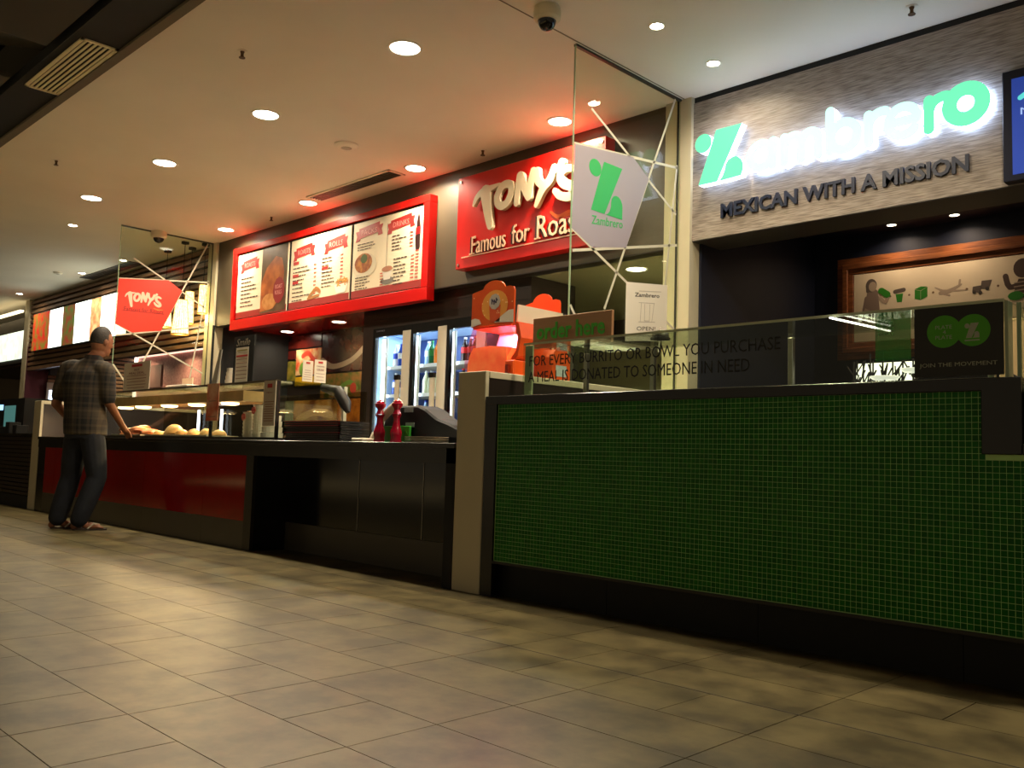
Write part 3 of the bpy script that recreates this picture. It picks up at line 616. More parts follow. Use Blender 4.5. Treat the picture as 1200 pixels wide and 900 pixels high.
def ring(cx, cz, r, th=.062):
    return [(cx + (r - th / 2) * math.cos(2 * math.pi * i / 24), cz + (r - th / 2) * math.sin(2 * math.pi * i / 24)) for i in range(25)]
def arc(cx, cz, r, a0, a1, n=14, th=.062):
    return [(cx + (r - th / 2) * math.cos(math.radians(a0 + (a1 - a0) * i / n)), cz + (r - th / 2) * math.sin(math.radians(a0 + (a1 - a0) * i / n))) for i in range(n + 1)]
zb_ = 2.80; TH = .062
def rr_(s, ws=TH): return lambda b, w0, w1: [b.stroke(Fs, q, ws, w0, w1) for q in s]
def A_(u): return [ring(u + .11, zb_ + .115, .115), [(u + .20, zb_ + .20), (u + .20, zb_ + .03)]]
def M_(u): return [[(u + .03, zb_ + .03), (u + .03, zb_ + .20)], arc(u + .095, zb_ + .14, .09, 180, 0), [(u + .155, zb_ + .13), (u + .155, zb_ + .03)], arc(u + .215, zb_ + .14, .09, 180, 0), [(u + .275, zb_ + .13), (u + .275, zb_ + .03)]]
def B_(u): return [[(u + .03, zb_ + .03), (u + .03, zb_ + .30)], ring(u + .125, zb_ + .115, .12)]
def R_(u): return [[(u + .03, zb_ + .03), (u + .03, zb_ + .21)], arc(u + .115, zb_ + .13, .115, 170, 75, 8)]
def E_(u): return [arc(u + .12, zb_ + .12, .12, -40, -320, 20), [(u + .03, zb_ + .12), (u + .20, zb_ + .12), (u + .205, zb_ + .15)]]
lit('letter', rr_(A_(-3.20)), hot); lit('letter', rr_(M_(-2.945)), hot); lit('letter', rr_(B_(-2.62)), hot); lit('letter', rr_(R_(-2.365)), hot)
lit('letter', rr_(E_(-2.24)), hot); lit('letter', rr_(R_(-1.995)), mint); lit('letter', rr_([ring(-1.755, zb_ + .135, .135, .085)], .085), mint)
text('MEXICAN WITH A MISSION', Fs, -3.45, -1.765, 2.548, 2.655, .002, .02, 'slogan', mat('slogan_dark', (22, 32, 58), .4), Z, bold=.03)
# screen at the right edge
V = thing('menu_screen', 'dark blue menu screen cut by the right edge, beside the wood sign', 'screen', (-1.0, 5.5, 2.44))
box(-1.565, -.3, 5.50, BK, 2.425, 3.075).build('bezel', mat('blue_black_bezel', (14, 20, 44), .3), V, bev=.004)
pn = MB().rect(FY(5.5), -1.515, -.35, 2.46, 3.02, 0, .003).build('panel', mat('blue_screen', (36, 62, 150), .3, emis=.55), V)
MB().stroke(FY(5.497), [(-1.47, 2.90), (-1.40, 2.93), (-1.30, 2.91)], .03, 0, .001, smooth=3).build('screen_mark', mat('screen_teal', (80, 190, 190), .3, emis=.8), pn)
text('MENU', FY(5.497), -1.47, -1.25, 2.80, 2.84, 0, .001, 'screen_word', mat('screen_text', (150, 180, 230), .3, emis=.6), pn)

# ================================================================ framed picture in the green shop
Q = thing('framed_picture', 'wide oak-framed picture with a row of small drawings on cream, behind the glass counter', 'picture', (-2.2, 7.45, 1.7))
fx0, fx1, fz0, fz1 = -3.46, -.6, 1.70, 2.585
for k, (i0, i1, dy) in enumerate(((0, .055, .03), (.055, .10, .055), (.10, .145, .035))):
    b = MB(); yy = 7.5 - dy
    b.box(fx0 + i0, fx1 - i0, yy, 7.5, fz1 - i1, fz1 - i0); b.box(fx0 + i0, fx1 - i0, yy, 7.5, fz0 + i0, fz0 + i1)
    b.box(fx0 + i0, fx0 + i1, yy, 7.5, fz0 + i1, fz1 - i1); b.box(fx1 - i1, fx1 - i0, yy, 7.5, fz0 + i1, fz1 - i1)
    b.build('frame_moulding', M['wood'], Q, bev=.004)
box(-3.31, -.75, 7.47, 7.5, 1.85, 2.435).build('print_sheet', mat('picture_cream', (226, 208, 176), .6, var=.04, scale=3), Q)
FP = FY(7.47); pg = mat('print_grey', (92, 80, 70), .6); pl = mat('print_light_grey', (170, 150, 128), .6)
b = MB(); b.disc(FP, -3.16, 2.325, .048, 0, .001, 18, ry=.058); b.stroke(FP, [(-3.19, 2.33), (-3.19, 2.28)], .03, 0, .001); b.build('girl_print_hair', pg, Q)
b = MB(); b.disc(FP, -3.148, 2.315, .034, .001, .002, 16, ry=.042); b.stroke(FP, [(-3.09, 2.22), (-3.045, 2.17), (-3.02, 2.21)], .03, .001, .002, smooth=3); b.stroke(FP, [(-3.22, 2.12), (-3.17, 2.09)], .035, .001, .002); b.build('girl_print_skin', pl, Q)
b = MB(); b.stroke(FP, [(-3.15, 2.25), (-3.15, 2.12)], [.10, .12], 0, .0015); b.stroke(FP, [(-3.20, 2.22), (-3.22, 2.12)], .035, 0, .0015); b.build('girl_print_shirt', mat('print_mid_grey', (132, 112, 98), .6), Q)
MB().stroke(FP, [(-3.2, 2.09), (-3.05, 2.085)], .05, 0, .001).build('girl_print_skirt', pg, Q)
MB().stroke(FP, [(-3.075, 2.27), (-3.025, 2.235)], .055, .001, .003).build('burrito_print', M['dgreen'], Q)
for x, z in ((-3.0, 2.217), (-2.845, 2.212), (-2.655, 2.213), (-2.40, 2.212), (-2.173, 2.212)): MB().disc(FP, x, z, .009, 0, .001, 10).build('dot_print', mat('print_brown', (120, 90, 60), .6), Q)
MB().poly(FP, [(-2.945, 2.16), (-2.905, 2.16), (-2.895, 2.23), (-2.955, 2.23)], 0, .001).build('cup_print', M['dgreen'], Q)
b = MB(); b.stroke(FP, [(-2.96, 2.25), (-2.89, 2.26)], .035, 0, .001); b.build('hand_print', pg, Q)
b = MB(); b.poly(FP, [(-2.80, 2.175), (-2.755, 2.16), (-2.755, 2.235), (-2.80, 2.25)], 0, .001); b.poly(FP, [(-2.752, 2.16), (-2.70, 2.185), (-2.70, 2.262), (-2.752, 2.235)], 0, .001); b.poly(FP, [(-2.80, 2.254), (-2.755, 2.239), (-2.70, 2.266), (-2.75, 2.272)], 0, .001); b.build('box_print', M['dgreen'], Q)
b = MB(); b.stroke(FP, [(-2.60, 2.20), (-2.53, 2.21), (-2.44, 2.255)], [.03, .035, .012], 0, .001, smooth=3); b.stroke(FP, [(-2.64, 2.25), (-2.58, 2.215), (-2.40, 2.205)], [.008, .022, .008], 0, .0012); b.stroke(FP, [(-2.45, 2.29), (-2.455, 2.25)], .016, 0, .001); b.stroke(FP, [(-2.57, 2.19), (-2.53, 2.175)], .016, 0, .001); b.build('plane_print', pl, Q)
b = MB(); b.poly(FP, [(-2.36, 2.185), (-2.30, 2.17), (-2.29, 2.23), (-2.355, 2.225)], 0, .001); b.poly(FP, [(-2.30, 2.20), (-2.24, 2.20), (-2.215, 2.265), (-2.29, 2.265)], 0, .001); b.build('truck_print', pg, Q)
b = MB(); [b.disc(FP, x, z, .014, .001, .002, 12) for x, z in ((-2.345, 2.18), (-2.30, 2.172), (-2.25, 2.20))]; b.build('wheel_print', mat('print_dark', (50, 42, 36), .6), Q)
b = MB(); b.disc(FP, -2.0, 2.33, .065, 0, .001, 18, ry=.075); b.stroke(FP, [(-2.12, 2.28), (-2.09, 2.19), (-2.0, 2.22)], .04, 0, .001, smooth=3); b.poly(FP, [(-2.08, 2.10), (-1.88, 2.10), (-1.9, 2.24), (-2.03, 2.25)], 0, .001); b.build('child_print', mat('print_dark_brown', (74, 54, 44), .6), Q)
b = MB(); [b.stroke(FP, [(-2.06, z), (-1.91, z + .01)], .008, .001, .002) for z in (2.13, 2.16, 2.19, 2.22)]; b.build('stripe_print', pl, Q)
MB().disc(FP, -2.05, 2.12, .055, .001, .003, 16, ry=.035).build('bowl_print', M['dgreen'], Q)
text('FOR EVERY BURRITO OR BOWL YOU PURCHASE', FP, -2.885, -2.27, 2.087, 2.108, 0, .001, 'print_caption', pg, Q)
# ================================================================ sneeze glass on the green counter
K = thing('sneeze_guard', 'long clear glass guard on the green counter, lettered FOR EVERY BURRITO OR BOWL YOU PURCHASE', 'glass guard', (-2.2, 3.55, 1.114))
box(-3.445, -1.012, 3.546, 3.554, 1.116, 1.396).build('front_pane', M['glassg'], K)
box(-3.445, -1.012, 3.546, 4.05, 1.3965, 1.4045).build('top_shelf', M['glassg'], K)
box(-3.445, -1.012, 3.543, 3.5458, 1.394, 1.4055).build('shelf_edge', mat('bright_glass_edge', (196, 204, 170), .2), K)
box(-3.449, -3.392, 3.56, 3.572, 1.116, 1.394).build('corner_bracket', mat('pale_glass_bracket', (160, 172, 140), .2), K, bev=.002)
box(-3.451, -3.445, 3.546, 4.05, 1.116, 1.396).build('return_pane', M['glassg'], K)
box(-1.012, -1.0, 3.545, 3.60, 1.116, 1.397).build('corner_bracket', mat('pale_glass_bracket', ()), K)
for x in (-3.40, -2.92, -2.1, -1.2): box(x - .013, x + .013, 4.02, 4.046, 1.116, 1.396).build('post', M['steel'], K, bev=.002)
box(-3.44, -1.05, 3.53, 3.56, 1.113, 1.117).build('glazing_bead', M['alu'], K)
F = FY(3.546); lk = mat('black_lettering', (14, 14, 12), .5)
_o = text('FOR EVERY BURRITO OR BOWL YOU PURCHASE', F, -3.40, -1.897, 1.275, 1.332, 0, .0012, 'lettering', lk, K, bold=.0)
_o['kind'] = 'stuff'; _o = text('A MEAL IS DONATED TO SOMEONE IN NEED', F, -3.405, -2.045, 1.186, 1.245, 0, .0012, 'lettering', lk, K, bold=.0)
_o['kind'] = 'stuff'
K2 = thing('sneeze_guard', 'short glass guard over the lower counter at the right edge', 'glass guard', (0, 3.6, .874))
box(-.985, 1.25, 3.596, 3.604, .874, 1.394).build('front_pane', M['glassg'], K2); box(-.985, -.972, 3.594, 3.606, .874, 1.396).build('polished_edge', M['glassedge'], K2)
pp = MB().rect(F, -1.331, -1.014, 1.127, 1.394, 0.0005, .003).build('poster', mat('charcoal_poster', (34, 33, 30), .45)); tag(pp, 'dark poster with two green circles reading PLATE 4 PLATE and JOIN THE MOVEMENT', 'poster')
F2 = FY(3.5428); pgm = mat('poster_green', (78, 170, 24), .5); pmark = mat('poster_grey_text', (176, 180, 158), .5)
MB().disc(F2, -1.221, 1.299, .062, 0, .0006, 40).build('green_circle', pgm, pp); MB().disc(F2, -1.118, 1.297, .060, 0, .0007, 40).build('green_circle', pgm, pp)
for s, v in (('PLATE', 1.309), ('4', 1.290), ('PLATE', 1.270)): text(s, F2, -1.252 if s != '4' else -1.225, -1.192 if s != '4' else -1.214, v, v + .014, .0008, .0014, 'poster_word', pmark, pp)
logo_z(F2, -1.147, 1.268, .052, .056, .0008, .0014, 'poster_mark', pmark, pp)
MB().rect(F2, -1.147, -1.095, 1.257, 1.262, .0008, .0014).build('poster_mark', pmark, pp)
text('JOIN THE MOVEMENT', F2, -1.312, -1.036, 1.160, 1.180, .0, .0008, 'poster_word', pmark, pp)
gp = MB().rect(F, -1.484, -1.345, 1.20, 1.394, .0005, .0015).build('green_poster', mat('green_film', (72, 176, 84), .4, alpha=.5)); tag(gp, 'see-through green poster stuck on the guard, left of the dark poster', 'poster')
for i, s in enumerate(('FEED', 'MILLIONS', 'OF PEOPLE', 'TODAY')): text(s, F2, -1.475, -1.41 if i else -1.44, 1.365 - i * .022, 1.377 - i * .022, 0, .0005, 'poster_word', mat('pale_green_text', (90, 150, 90), .5), gp)
lt = thing('reflection_lattice', 'added white glow panel and branch lattice for a reflection, low behind the green poster', 'lamp', (-1.6, 4.3, 1.0))  # added glow and lattice in place of a reflection on the guard glass
box(-1.92, -1.64, 4.36, 4.37, 1.10, 1.29).build('glow_panel', mat('lattice_glow', (255, 250, 226), .5, emis=1.3), lt)
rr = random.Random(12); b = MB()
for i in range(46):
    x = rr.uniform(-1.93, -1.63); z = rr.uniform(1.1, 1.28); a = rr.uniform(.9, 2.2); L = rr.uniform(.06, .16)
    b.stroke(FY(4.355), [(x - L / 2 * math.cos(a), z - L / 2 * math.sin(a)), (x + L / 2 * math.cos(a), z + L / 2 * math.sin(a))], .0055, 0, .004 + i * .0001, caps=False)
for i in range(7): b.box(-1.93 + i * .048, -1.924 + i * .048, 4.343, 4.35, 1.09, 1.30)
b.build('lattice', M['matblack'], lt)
for i, (x, z) in enumerate(((-1.83, 1.165), (-1.69, 1.195), (-1.55, 1.225))):  # added glowing discs, standing in for white lamps mirrored in the guard
    d_ = MB().lathe(x, 4.14, [(.05, z - .012), (.066, z), (.066, z + .004)], 24).build('reflection_disc', mat('disc_glow', (240, 236, 220), .3, emis=.7)); tag(d_, ('lowest', 'middle', 'highest')[i] + ' of three added white glow discs on wire stands, for lamps reflected in glass', 'glow_disc', 'glow discs by the reflection lattice')
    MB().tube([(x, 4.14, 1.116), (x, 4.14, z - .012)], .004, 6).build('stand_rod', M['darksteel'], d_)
bn = box(-3.60, -1.35, 4.25, 4.48, .0, 1.0); bn = tag(bn.build('service_bench', M['black'], bev=.004), 'black service bench behind the green counter', 'bench')
ld = tag(MB().tube([(-1.652, 3.50, 1.385), (-1.60, 3.98, 1.385)], .004, 6).build('reflection_strip', mat('strip_glow', (255, 250, 235), .5, emis=5)), 'added white strip for reflected mall lights, under the shelf, left of the green poster', 'lamp')  # added strip, glows in place of mall lights reflected in the glass
# order here board and bell
ob = box(-3.565, -2.985, 3.74, 3.76, 1.4055, 1.580).build('order_board', mat('tan_board', (168, 122, 84), .5, var=.08, scale=4, stretch=(1, 1, 10)), bev=.002); tag(ob, 'brown board reading order here on the glass shelf above the green counter', 'sign')
text('order here', FY(3.74), -3.535, -3.03, 1.452, 1.548, .0, .003, 'board_word', mat('board_green', (64, 172, 40), .5), ob, bold=.025)
box(-3.50, -3.05, 3.735, 3.765, 1.4045, 1.409).build('board_foot', M['steel'], ob)
bl = thing('service_bell', 'small chrome service bell on the glass shelf beside the OPEN notice', 'bell', (-2.71, 3.8, 1.4045))
MB().lathe(-2.71, 3.8, [(.052, 1.4045), (.052, 1.412), (.04, 1.418)], 24).build('base', M['matblack'], bl)
MB().lathe(-2.71, 3.8, [(.045, 1.42), (.043, 1.434), (.03, 1.448), (.01, 1.455)], 24).build('dome', M['steel'], bl, smooth=True)
MB().lathe(-2.71, 3.8, [(.006, 1.455), (.006, 1.462), (.003, 1.465)], 10).build('button', M['steel'], bl)
for i, (x, y) in enumerate(((-2.02, 3.75), (-2.55, 3.8))):
    pass
nt_ = thing('paper_notice', 'white printed OPEN! notice taped on the near glass screen', 'notice', (-3.79, 5.15, 1.6))
Fx = FX(-3.7945); sk = lambda a, b: (4.905 + a * .49, 1.60 + .055 * a + b * .415)
MB().poly(Fx, [sk(0, 0), sk(1, 0), sk(1, 1), sk(0, 1)], .0, .002).build('sheet', M['paper'], nt_)
Fn = FX(-3.792); gk = mat('grey_print', (90, 84, 74), .6)
text('Zambrero', Fn, 0, 1, 0, 1, 0, .0006, 'print', gk, nt_, bold=.02, vmap=lambda a, b: sk(.2 + a * .6, .76 + b * .07))
text('OPEN!', Fn, 0, 1, 0, 1, 0, .0006, 'print', gk, nt_, vmap=lambda a, b: sk(.26 + a * .45, .18 + b * .07))
b = MB()
for L in ([(.34, .33), (.36, .66)], [(.44, .35), (.44, .64)], [(.44, .35), (.56, .35)], [(.56, .35), (.57, .64)], [(.62, .33), (.67, .66)], [(.3, .66), (.68, .66)], [(.3, .33), (.7, .33)], [(.3, .86), (.84, .87)]): b.stroke(Fn, [sk(*p) for p in L], .003, 0, .0006, caps=False)
b.build('print', mat('faint_print', (160, 146, 128), .6), nt_)
text('Please see us', Fn, 0, 1, 0, 1, 0, .0006, 'print', gk, nt_, vmap=lambda a, b: sk(.3 + a * .42, .08 + b * .03))
fc = thing('food_cabinet', 'beige steel food cabinet behind the lower counter at the right edge', 'cabinet', (-.9, 4.5, .0))
box(-1.31, -.3, 4.5, 4.9, 0, 1.48).build('body', mat('beige_cabinet', (206, 176, 128), .35), fc, bev=.004)
box(-1.27, -1.20, 4.47, 4.5, .92, 1.10).build('control_box', M['black'], fc); box(-1.30, -.31, 4.485, 4.5, 1.16, 1.18).build('ledge', M['alu'], fc)
MB().tube([(-1.28, 4.47, 1.20), (-1.24, 4.46, 1.215), (-1.22, 4.47, 1.20)], .006, 6).build('hook', M['matblack'], fc)

# ================================================================ frozen drink machine
W = thing('drink_machine', 'orange frozen drink machine with lit tank and bumped header board above the white divider', 'drink machine', (-4.14, 4.1, .846))
org = mat('machine_orange', (214, 82, 24), .35); clr = glass_mat('tank_plastic', (250, 226, 238), refl=1.0)
box(-4.33, -3.95, 4.03, 4.5, .846, 1.28).build('base', org, W, bev=.01)
box(-4.30, -3.95, 4.21, 4.42, 1.28, 1.62).build('body', org, W, bev=.01)
hd = lambda yy, x0, x1, z0, z1, n, m: MB().poly(FY(yy), [(x0, z0), (x1, z0), (x1, z1 - .03), (x1 - .01, z1 - .008), (x1 - .04, z1), (x1 - .09, z1 - .003)] + [(x0 + (x1 - x0) * .52 + (x1 - x0) * .26 * math.cos(math.radians(t)), z1 - .01 + .06 * math.sin(math.radians(t))) for t in range(10, 171, 16)] + [(x0 + .03, z1 - .012), (x0, z1 - .018)], 0, .012).build(n, m, W)
ho = hd(3.95, -4.315, -3.925, 1.612, 1.855, 'header_board', mat('header_print', (206, 84, 26), .3, rgb2=(188, 62, 20), scale=4))
hd(4.42, -4.30, -3.96, 1.63, 1.84, 'rear_board', mat('header_back', (238, 76, 16), .45))
F3 = FY(3.938)
MB().disc(F3, -4.10, 1.74, .12, 0, .0006, 28, ry=.10).build('sunburst_print', mat('sunburst', (212, 140, 54), .4), ho)
MB().poly(F3, [(-4.14, 1.64), (-4.05, 1.63), (-4.045, 1.74), (-4.15, 1.75)], .0004, .0012).build('cup_print', mat('cup_orange', (196, 76, 30), .4), ho)
MB().disc(F3, -4.10, 1.765, .052, .001, .002, 9).build('badge_print', mat('badge_grey', (170, 160, 150), .4), ho)
b = MB()
for x, zz in ((-4.125, 1.77), (-4.105, 1.765), (-4.085, 1.775)): b.stroke(F3, [(x, zz - .018), (x, zz + .012), (x + .012, zz - .004)], .007, .002, .003)
b.build('badge_mark', mat('badge_navy', (40, 36, 70), .4), ho)
b = MB(); b.poly(F3, [(-4.315, 1.615), (-4.22, 1.63), (-4.24, 1.66), (-4.28, 1.67), (-4.315, 1.665)], .0004, .0012); b.poly(F3, [(-4.10, 1.63), (-3.927, 1.62), (-3.927, 1.70), (-3.97, 1.70), (-4.03, 1.67)], .0004, .0012); b.build('snow_print', mat('snow_print', (206, 196, 180), .4), ho)
b = MB(); r5 = random.Random(3)
for i in range(14): b.disc(F3, r5.uniform(-4.30, -3.94), r5.uniform(1.68, 1.83), .004, .0004, .0014, 6)
b.build('sparkle_print', mat('sparkle', (240, 200, 150), .4), ho)
MB().poly(FX(-3.955), [(3.99, 1.63), (4.42, 1.63), (4.42, 1.74), (4.0, 1.74)], 0, .012).build('side_board', mat('side_white', (214, 196, 170), .4), W)
MB().poly(FX(-3.955), [(3.99, 1.55), (4.42, 1.55), (4.42, 1.63), (3.99, 1.63)], 0, .013).build('side_board', org, W)
tp = [(-4.375, 1.29), (-4.37, 1.42), (-4.345, 1.50), (-4.315, 1.57), (-4.305, 1.60), (-3.96, 1.60), (-3.93, 1.55), (-3.94, 1.46), (-3.985, 1.40), (-3.985, 1.29)]
MB().poly(FY(3.94), tp, -.008, 0).build('tank_front', clr, W); MB().poly(FY(4.20), tp, 0, .006).build('tank_back', mat('tank_back_pink', (226, 176, 196), .4), W)
b = MB()
for p, q in zip(tp[:5], tp[1:5]): b.v += [(p[0], 3.948, p[1]), (q[0], 3.948, q[1]), (q[0], 4.194, q[1]), (p[0], 4.194, p[1])]; n = len(b.v) - 4; b.f.append((n, n + 1, n + 2, n + 3))
b.build('tank_side', clr, W)
MB().poly(FY(3.955), [(-4.362, 1.295), (-4.355, 1.38), (-4.34, 1.43), (-4.31, 1.478), (-4.15, 1.484), (-4.0, 1.47), (-3.992, 1.40), (-3.992, 1.295)], -.22, 0).build('slush', mat('orange_slush', (250, 150, 62), .35, rgb2=(240, 116, 48), scale=10, bump=.3, emis=.4), W)  # emission puts the lit look of the tank into the slush itself
box(-4.31, -3.955, 3.95, 4.20, 1.600, 1.612).build('tank_lid', org, W)
MB().poly(FY(3.96), [(-3.985, 1.60), (-3.93, 1.60), (-3.905, 1.52), (-3.92, 1.44), (-3.965, 1.39), (-3.93, 1.38), (-3.90, 1.41), (-3.875, 1.52), (-3.90, 1.615), (-3.985, 1.62)], -.2, .0).build('side_arm', org, W)
box(-3.985, -3.90, 3.93, 4.1, 1.27, 1.38).build('tap_block', org, W, bev=.008); box(-3.96, -3.935, 3.91, 3.93, 1.29, 1.35).build('tap_handle', mat('tap_dark', (120, 30, 8), .4), W)
box(-4.10, -4.03, 3.925, 3.935, 1.285, 1.305).build('label_plate', M['paper'], W)
l = bpy.data.lights.new('tank_lamp', 'AREA'); l.shape = 'RECTANGLE'; l.size = .3; l.size_y = .2; l.energy = 3.0; l.color = (1, .66, .9)
lo = bpy.data.objects.new('tank_lamp', l); C.objects.link(lo); lo.parent = W; lo.location = Vector((-4.14, 4.07, 1.592)) - W.location
for i, z in enumerate((1.56, 1.50, 1.44)): MB().disc(FX(-3.949), 4.33, z, .026, 0, .003, 16).build('round_sticker', mat('sticker_dark', (40, 34, 30), .4), W); MB().disc(FX(-3.9455), 4.33, z, .014, 0, .003, 12).build('round_sticker', M['paper'], W)
oc = thing('orange_carton', 'small orange carton with a pale label on the white divider, seen through the glass guard', 'carton', (-3.82, 4.2, 1.262))
box(-3.90, -3.76, 4.12, 4.30, 1.262, 1.41).build('box_body', org, oc, bev=.004); MB().poly(FX(-3.76), [(4.12, 1.41), (4.30, 1.41), (4.26, 1.46), (4.16, 1.46)], -.1, 0).build('flap', org, oc)
MB().rect(FX(-3.76), 4.16, 4.26, 1.29, 1.36, 0, .002).build('label', mat('blue_white_label', (180, 190, 200), .5), oc)

# ================================================================ fridges
R_ = thing('drinks_fridge', 'tall three-door glass drinks fridge in a dark surround, lit cold white inside', 'fridge', (-6.9, 5.9, 0))
fz = 2.075; dk = M['darkpanel']
box(-7.98, -7.80, 5.70, 6.6, 0, 2.395).build('surround_jamb', dk, R_); box(-7.80, -5.47, 5.70, 6.3, 2.10, 2.395).build('surround_head', dk, R_)
box(-6.02, -5.47, 5.70, 6.3, 0, 2.10).build('surround_jamb', dk, R_)
for i in range(2): box(-7.8, -5.47, 5.697, 5.70, 2.19 + i * .1, 2.193 + i * .1).build('panel_groove', M['matblack'], R_)
inn = mat('fridge_inner', (150, 176, 214), .4); box(-7.80, -6.02, 6.35, 6.38, 0, 2.10).build('back_liner', mat('fridge_back', (52, 72, 124), .5), R_)
box(-7.80, -6.02, 5.76, 6.35, 2.05, 2.08).build('top_liner', inn, R_)
box(-7.80, -6.02, 5.70, 5.76, 2.045, 2.10).build('top_rail', M['black'], R_)
stripm = mat('fridge_tube', (225, 238, 255), .4, emis=9)
DX = [(-7.80, -7.16), (-7.16, -6.60), (-6.60, -6.04)]
for i, (a, b_) in enumerate(DX):
    dr = box(a + .005, a + .045, 5.70, 5.745, .1, 2.045).build('door', M['black'], R_)
    box(b_ - .135, b_ - .005, 5.70, 5.745, .1, 2.045).build('door_stile', M['alu'], dr, bev=.004)
    box(a + .045, b_ - .135, 5.715, 5.722, .14, 2.03).build('pane', M['glass'], dr)
    box(a + .045, b_ - .135, 5.70, 5.745, 2.005, 2.045).build('door_rail', M['black'], dr); box(a + .045, b_ - .135, 5.70, 5.745, .1, .16).build('door_rail', M['black'], dr)
    box(b_ - .20, b_ - .14, 5.67, 5.70, .9, 1.535).build('handle', M['alu'], dr, bev=.006); box(b_ - .205, b_ - .135, 5.665, 5.70, 1.535, 1.585).build('handle_cap', M['black'], dr)
    if i == 2: box(b_ - .012, b_ + .0, 5.76, 6.35, .1, 2.05).build('side_liner', inn, R_)
    if i == 0: box(a, a + .008, 5.76, 6.35, .1, 2.05).build('side_liner', inn, R_)
    sx = (-7.71, -7.17, -6.61)[i]
    tb = box(sx - .018, sx + .018, 5.775, 5.80, .3, 1.99).build('light_tube', stripm, R_)
    if i == 0: pass
    rk = box(sx + .035, sx + .055, 5.78, 5.80, .3, 2.0).build('shelf_upright', M['alu'], R_)
    l = bpy.data.lights.new('fridge_lamp', 'AREA'); l.shape = 'RECTANGLE'; l.size = .35; l.size_y = .12; l.energy = 5; l.color = (.62, .78, 1)
    lo = bpy.data.objects.new('fridge_lamp', l); C.objects.link(lo); lo.parent = R_; lo.location = Vector(((a + b_) / 2, 6.0, 2.045)) - R_.location
    for z in (.79, 1.09, 1.395, 1.695):
        sh = box(a + .002, b_ - .002, 5.83, 6.33, z - .012, z).build('shelf', M['alu'], R_)
        box(a + .002, b_ - .002, 5.822, 5.83, z - .028, z + .006).build('price_rail', mat('price_rail', (226, 232, 244), .4, emis=.15), sh)
text('DRINKS', FY(5.70), -7.74, -7.60, 2.062, 2.078, 0, .001, 'fridge_mark', mat('grey_mark', (120, 120, 130), .5), R_)
def bottle(x, y, z, liq, lab, cap, H=.215, r=.034, label='', group=''):
    t = MB().lathe(x, y, [(r * .9, z), (r, z + .012), (r, z + H * .34), (r * .88, z + H * .42), (r, z + H * .52), (r * .95, z + H * .64), (r * .5, z + H * .82), (r * .36, z + H * .90), (r * .36, z + H * .93)], 12).build('bottle', liq, smooth=True)
    MB().lathe(x, y, [(r * 1.03, z + H * .36), (r * 1.03, z + H * .60)], 12).build('label_band', lab, t); MB().lathe(x, y, [(r * .42, z + H * .93), (r * .42, z + H)], 10).build('cap', cap, t)
    return tag(t, label, 'bottle', group)
LQ = dict(cola=mat('cola_liquid', (46, 22, 20), .12), orange=mat('orange_liquid', (240, 140, 50), .15, emis=.05), lemon=mat('pale_lemon_liquid', (206, 214, 190), .15), green=mat('green_bottle', (24, 110, 70), .12), clear=mat('clear_bottle', (150, 180, 210), .1), blue=mat('blue_bottle', (24, 66, 170), .15), milk=mat('milk_bottle', (226, 230, 240), .3), pink=mat('pink_drink', (216, 120, 130), .2))
LB = dict(red=mat('label_red', (206, 26, 30), .4), blue=mat('label_blue', (30, 60, 170), .4), white=mat('label_white', (230, 230, 230), .4), green=mat('label_green', (40, 140, 60), .4), orange=mat('label_orange', (226, 120, 30), .4), none=LQ['lemon'])
rows = [  # door, shelf z, [(liquid, label, cap)], words
 (0, 1.695, ['milk blue white', 'blue white blue', 'milk blue blue', 'blue white white'], 'blue and white milk bottle, left fridge door, top shelf'),
 (0, 1.395, ['blue white white', 'milk blue blue', 'blue white white', 'milk blue white'], 'blue-labelled milk bottle, left fridge door, second shelf'),
 (0, 1.09, ['milk blue blue', 'blue blue white', 'clear blue blue', 'milk white blue'], 'bottle low in the left fridge door behind the pepper mills'),
 (1, 1.695, ['clear white white', 'green green green', 'orange orange orange', 'orange orange white'], ''),
 (1, 1.395, ['lemon none white', 'lemon none white', 'lemon none white', 'lemon white white'], 'pale lemon drink bottle, middle fridge door, second shelf'),
 (1, 1.09, ['clear blue blue', 'blue blue blue', 'blue blue white', 'clear blue blue'], 'blue water bottle, middle fridge door, third shelf'),
 (2, 1.695, ['cola red white', 'cola red white', 'cola red red', 'cola red red'], 'dark cola bottle, right fridge door, top shelf'),
 (2, 1.395, ['cola red red', 'cola red red', 'cola red red', 'cola red red'], 'dark cola bottle, right fridge door, second shelf'),
 (2, 1.09, ['clear red white', 'pink red blue', 'clear red white', 'pink red white'], 'clear or pink drink bottle, right fridge door, third shelf')]
names1 = ('clear bottle left of the green bottle in the middle fridge door', 'green bottle on the top shelf of the middle fridge door', 'orange drink bottle right of the green bottle in the middle fridge door', 'orange drink bottle with white cap at the right end of the middle door top shelf')
for d, z, its, words in rows:
    a, b_ = DX[d]
    for i, it in enumerate(its):
        q, lb, cp = it.split(); x = ((-7.64, -7.56, -7.475, -7.39), (-7.125, -7.04, -6.95, -6.865), (-6.56, -6.475, -6.39, -6.305))[d][i]
        where = ('leftmost', 'second from left', 'third from left', 'rightmost')[i]
        lab_ = names1[i] if not words else words + ', ' + where
        for rw in range(1): bottle(x, 5.90 + random.uniform(-.01, .02), z, LQ[q], LB[lb], LB.get(cp, LB['white']), H=.25 if z > 1.5 else .24, r=.038, label=lab_, group='drink bottles in the fridge')

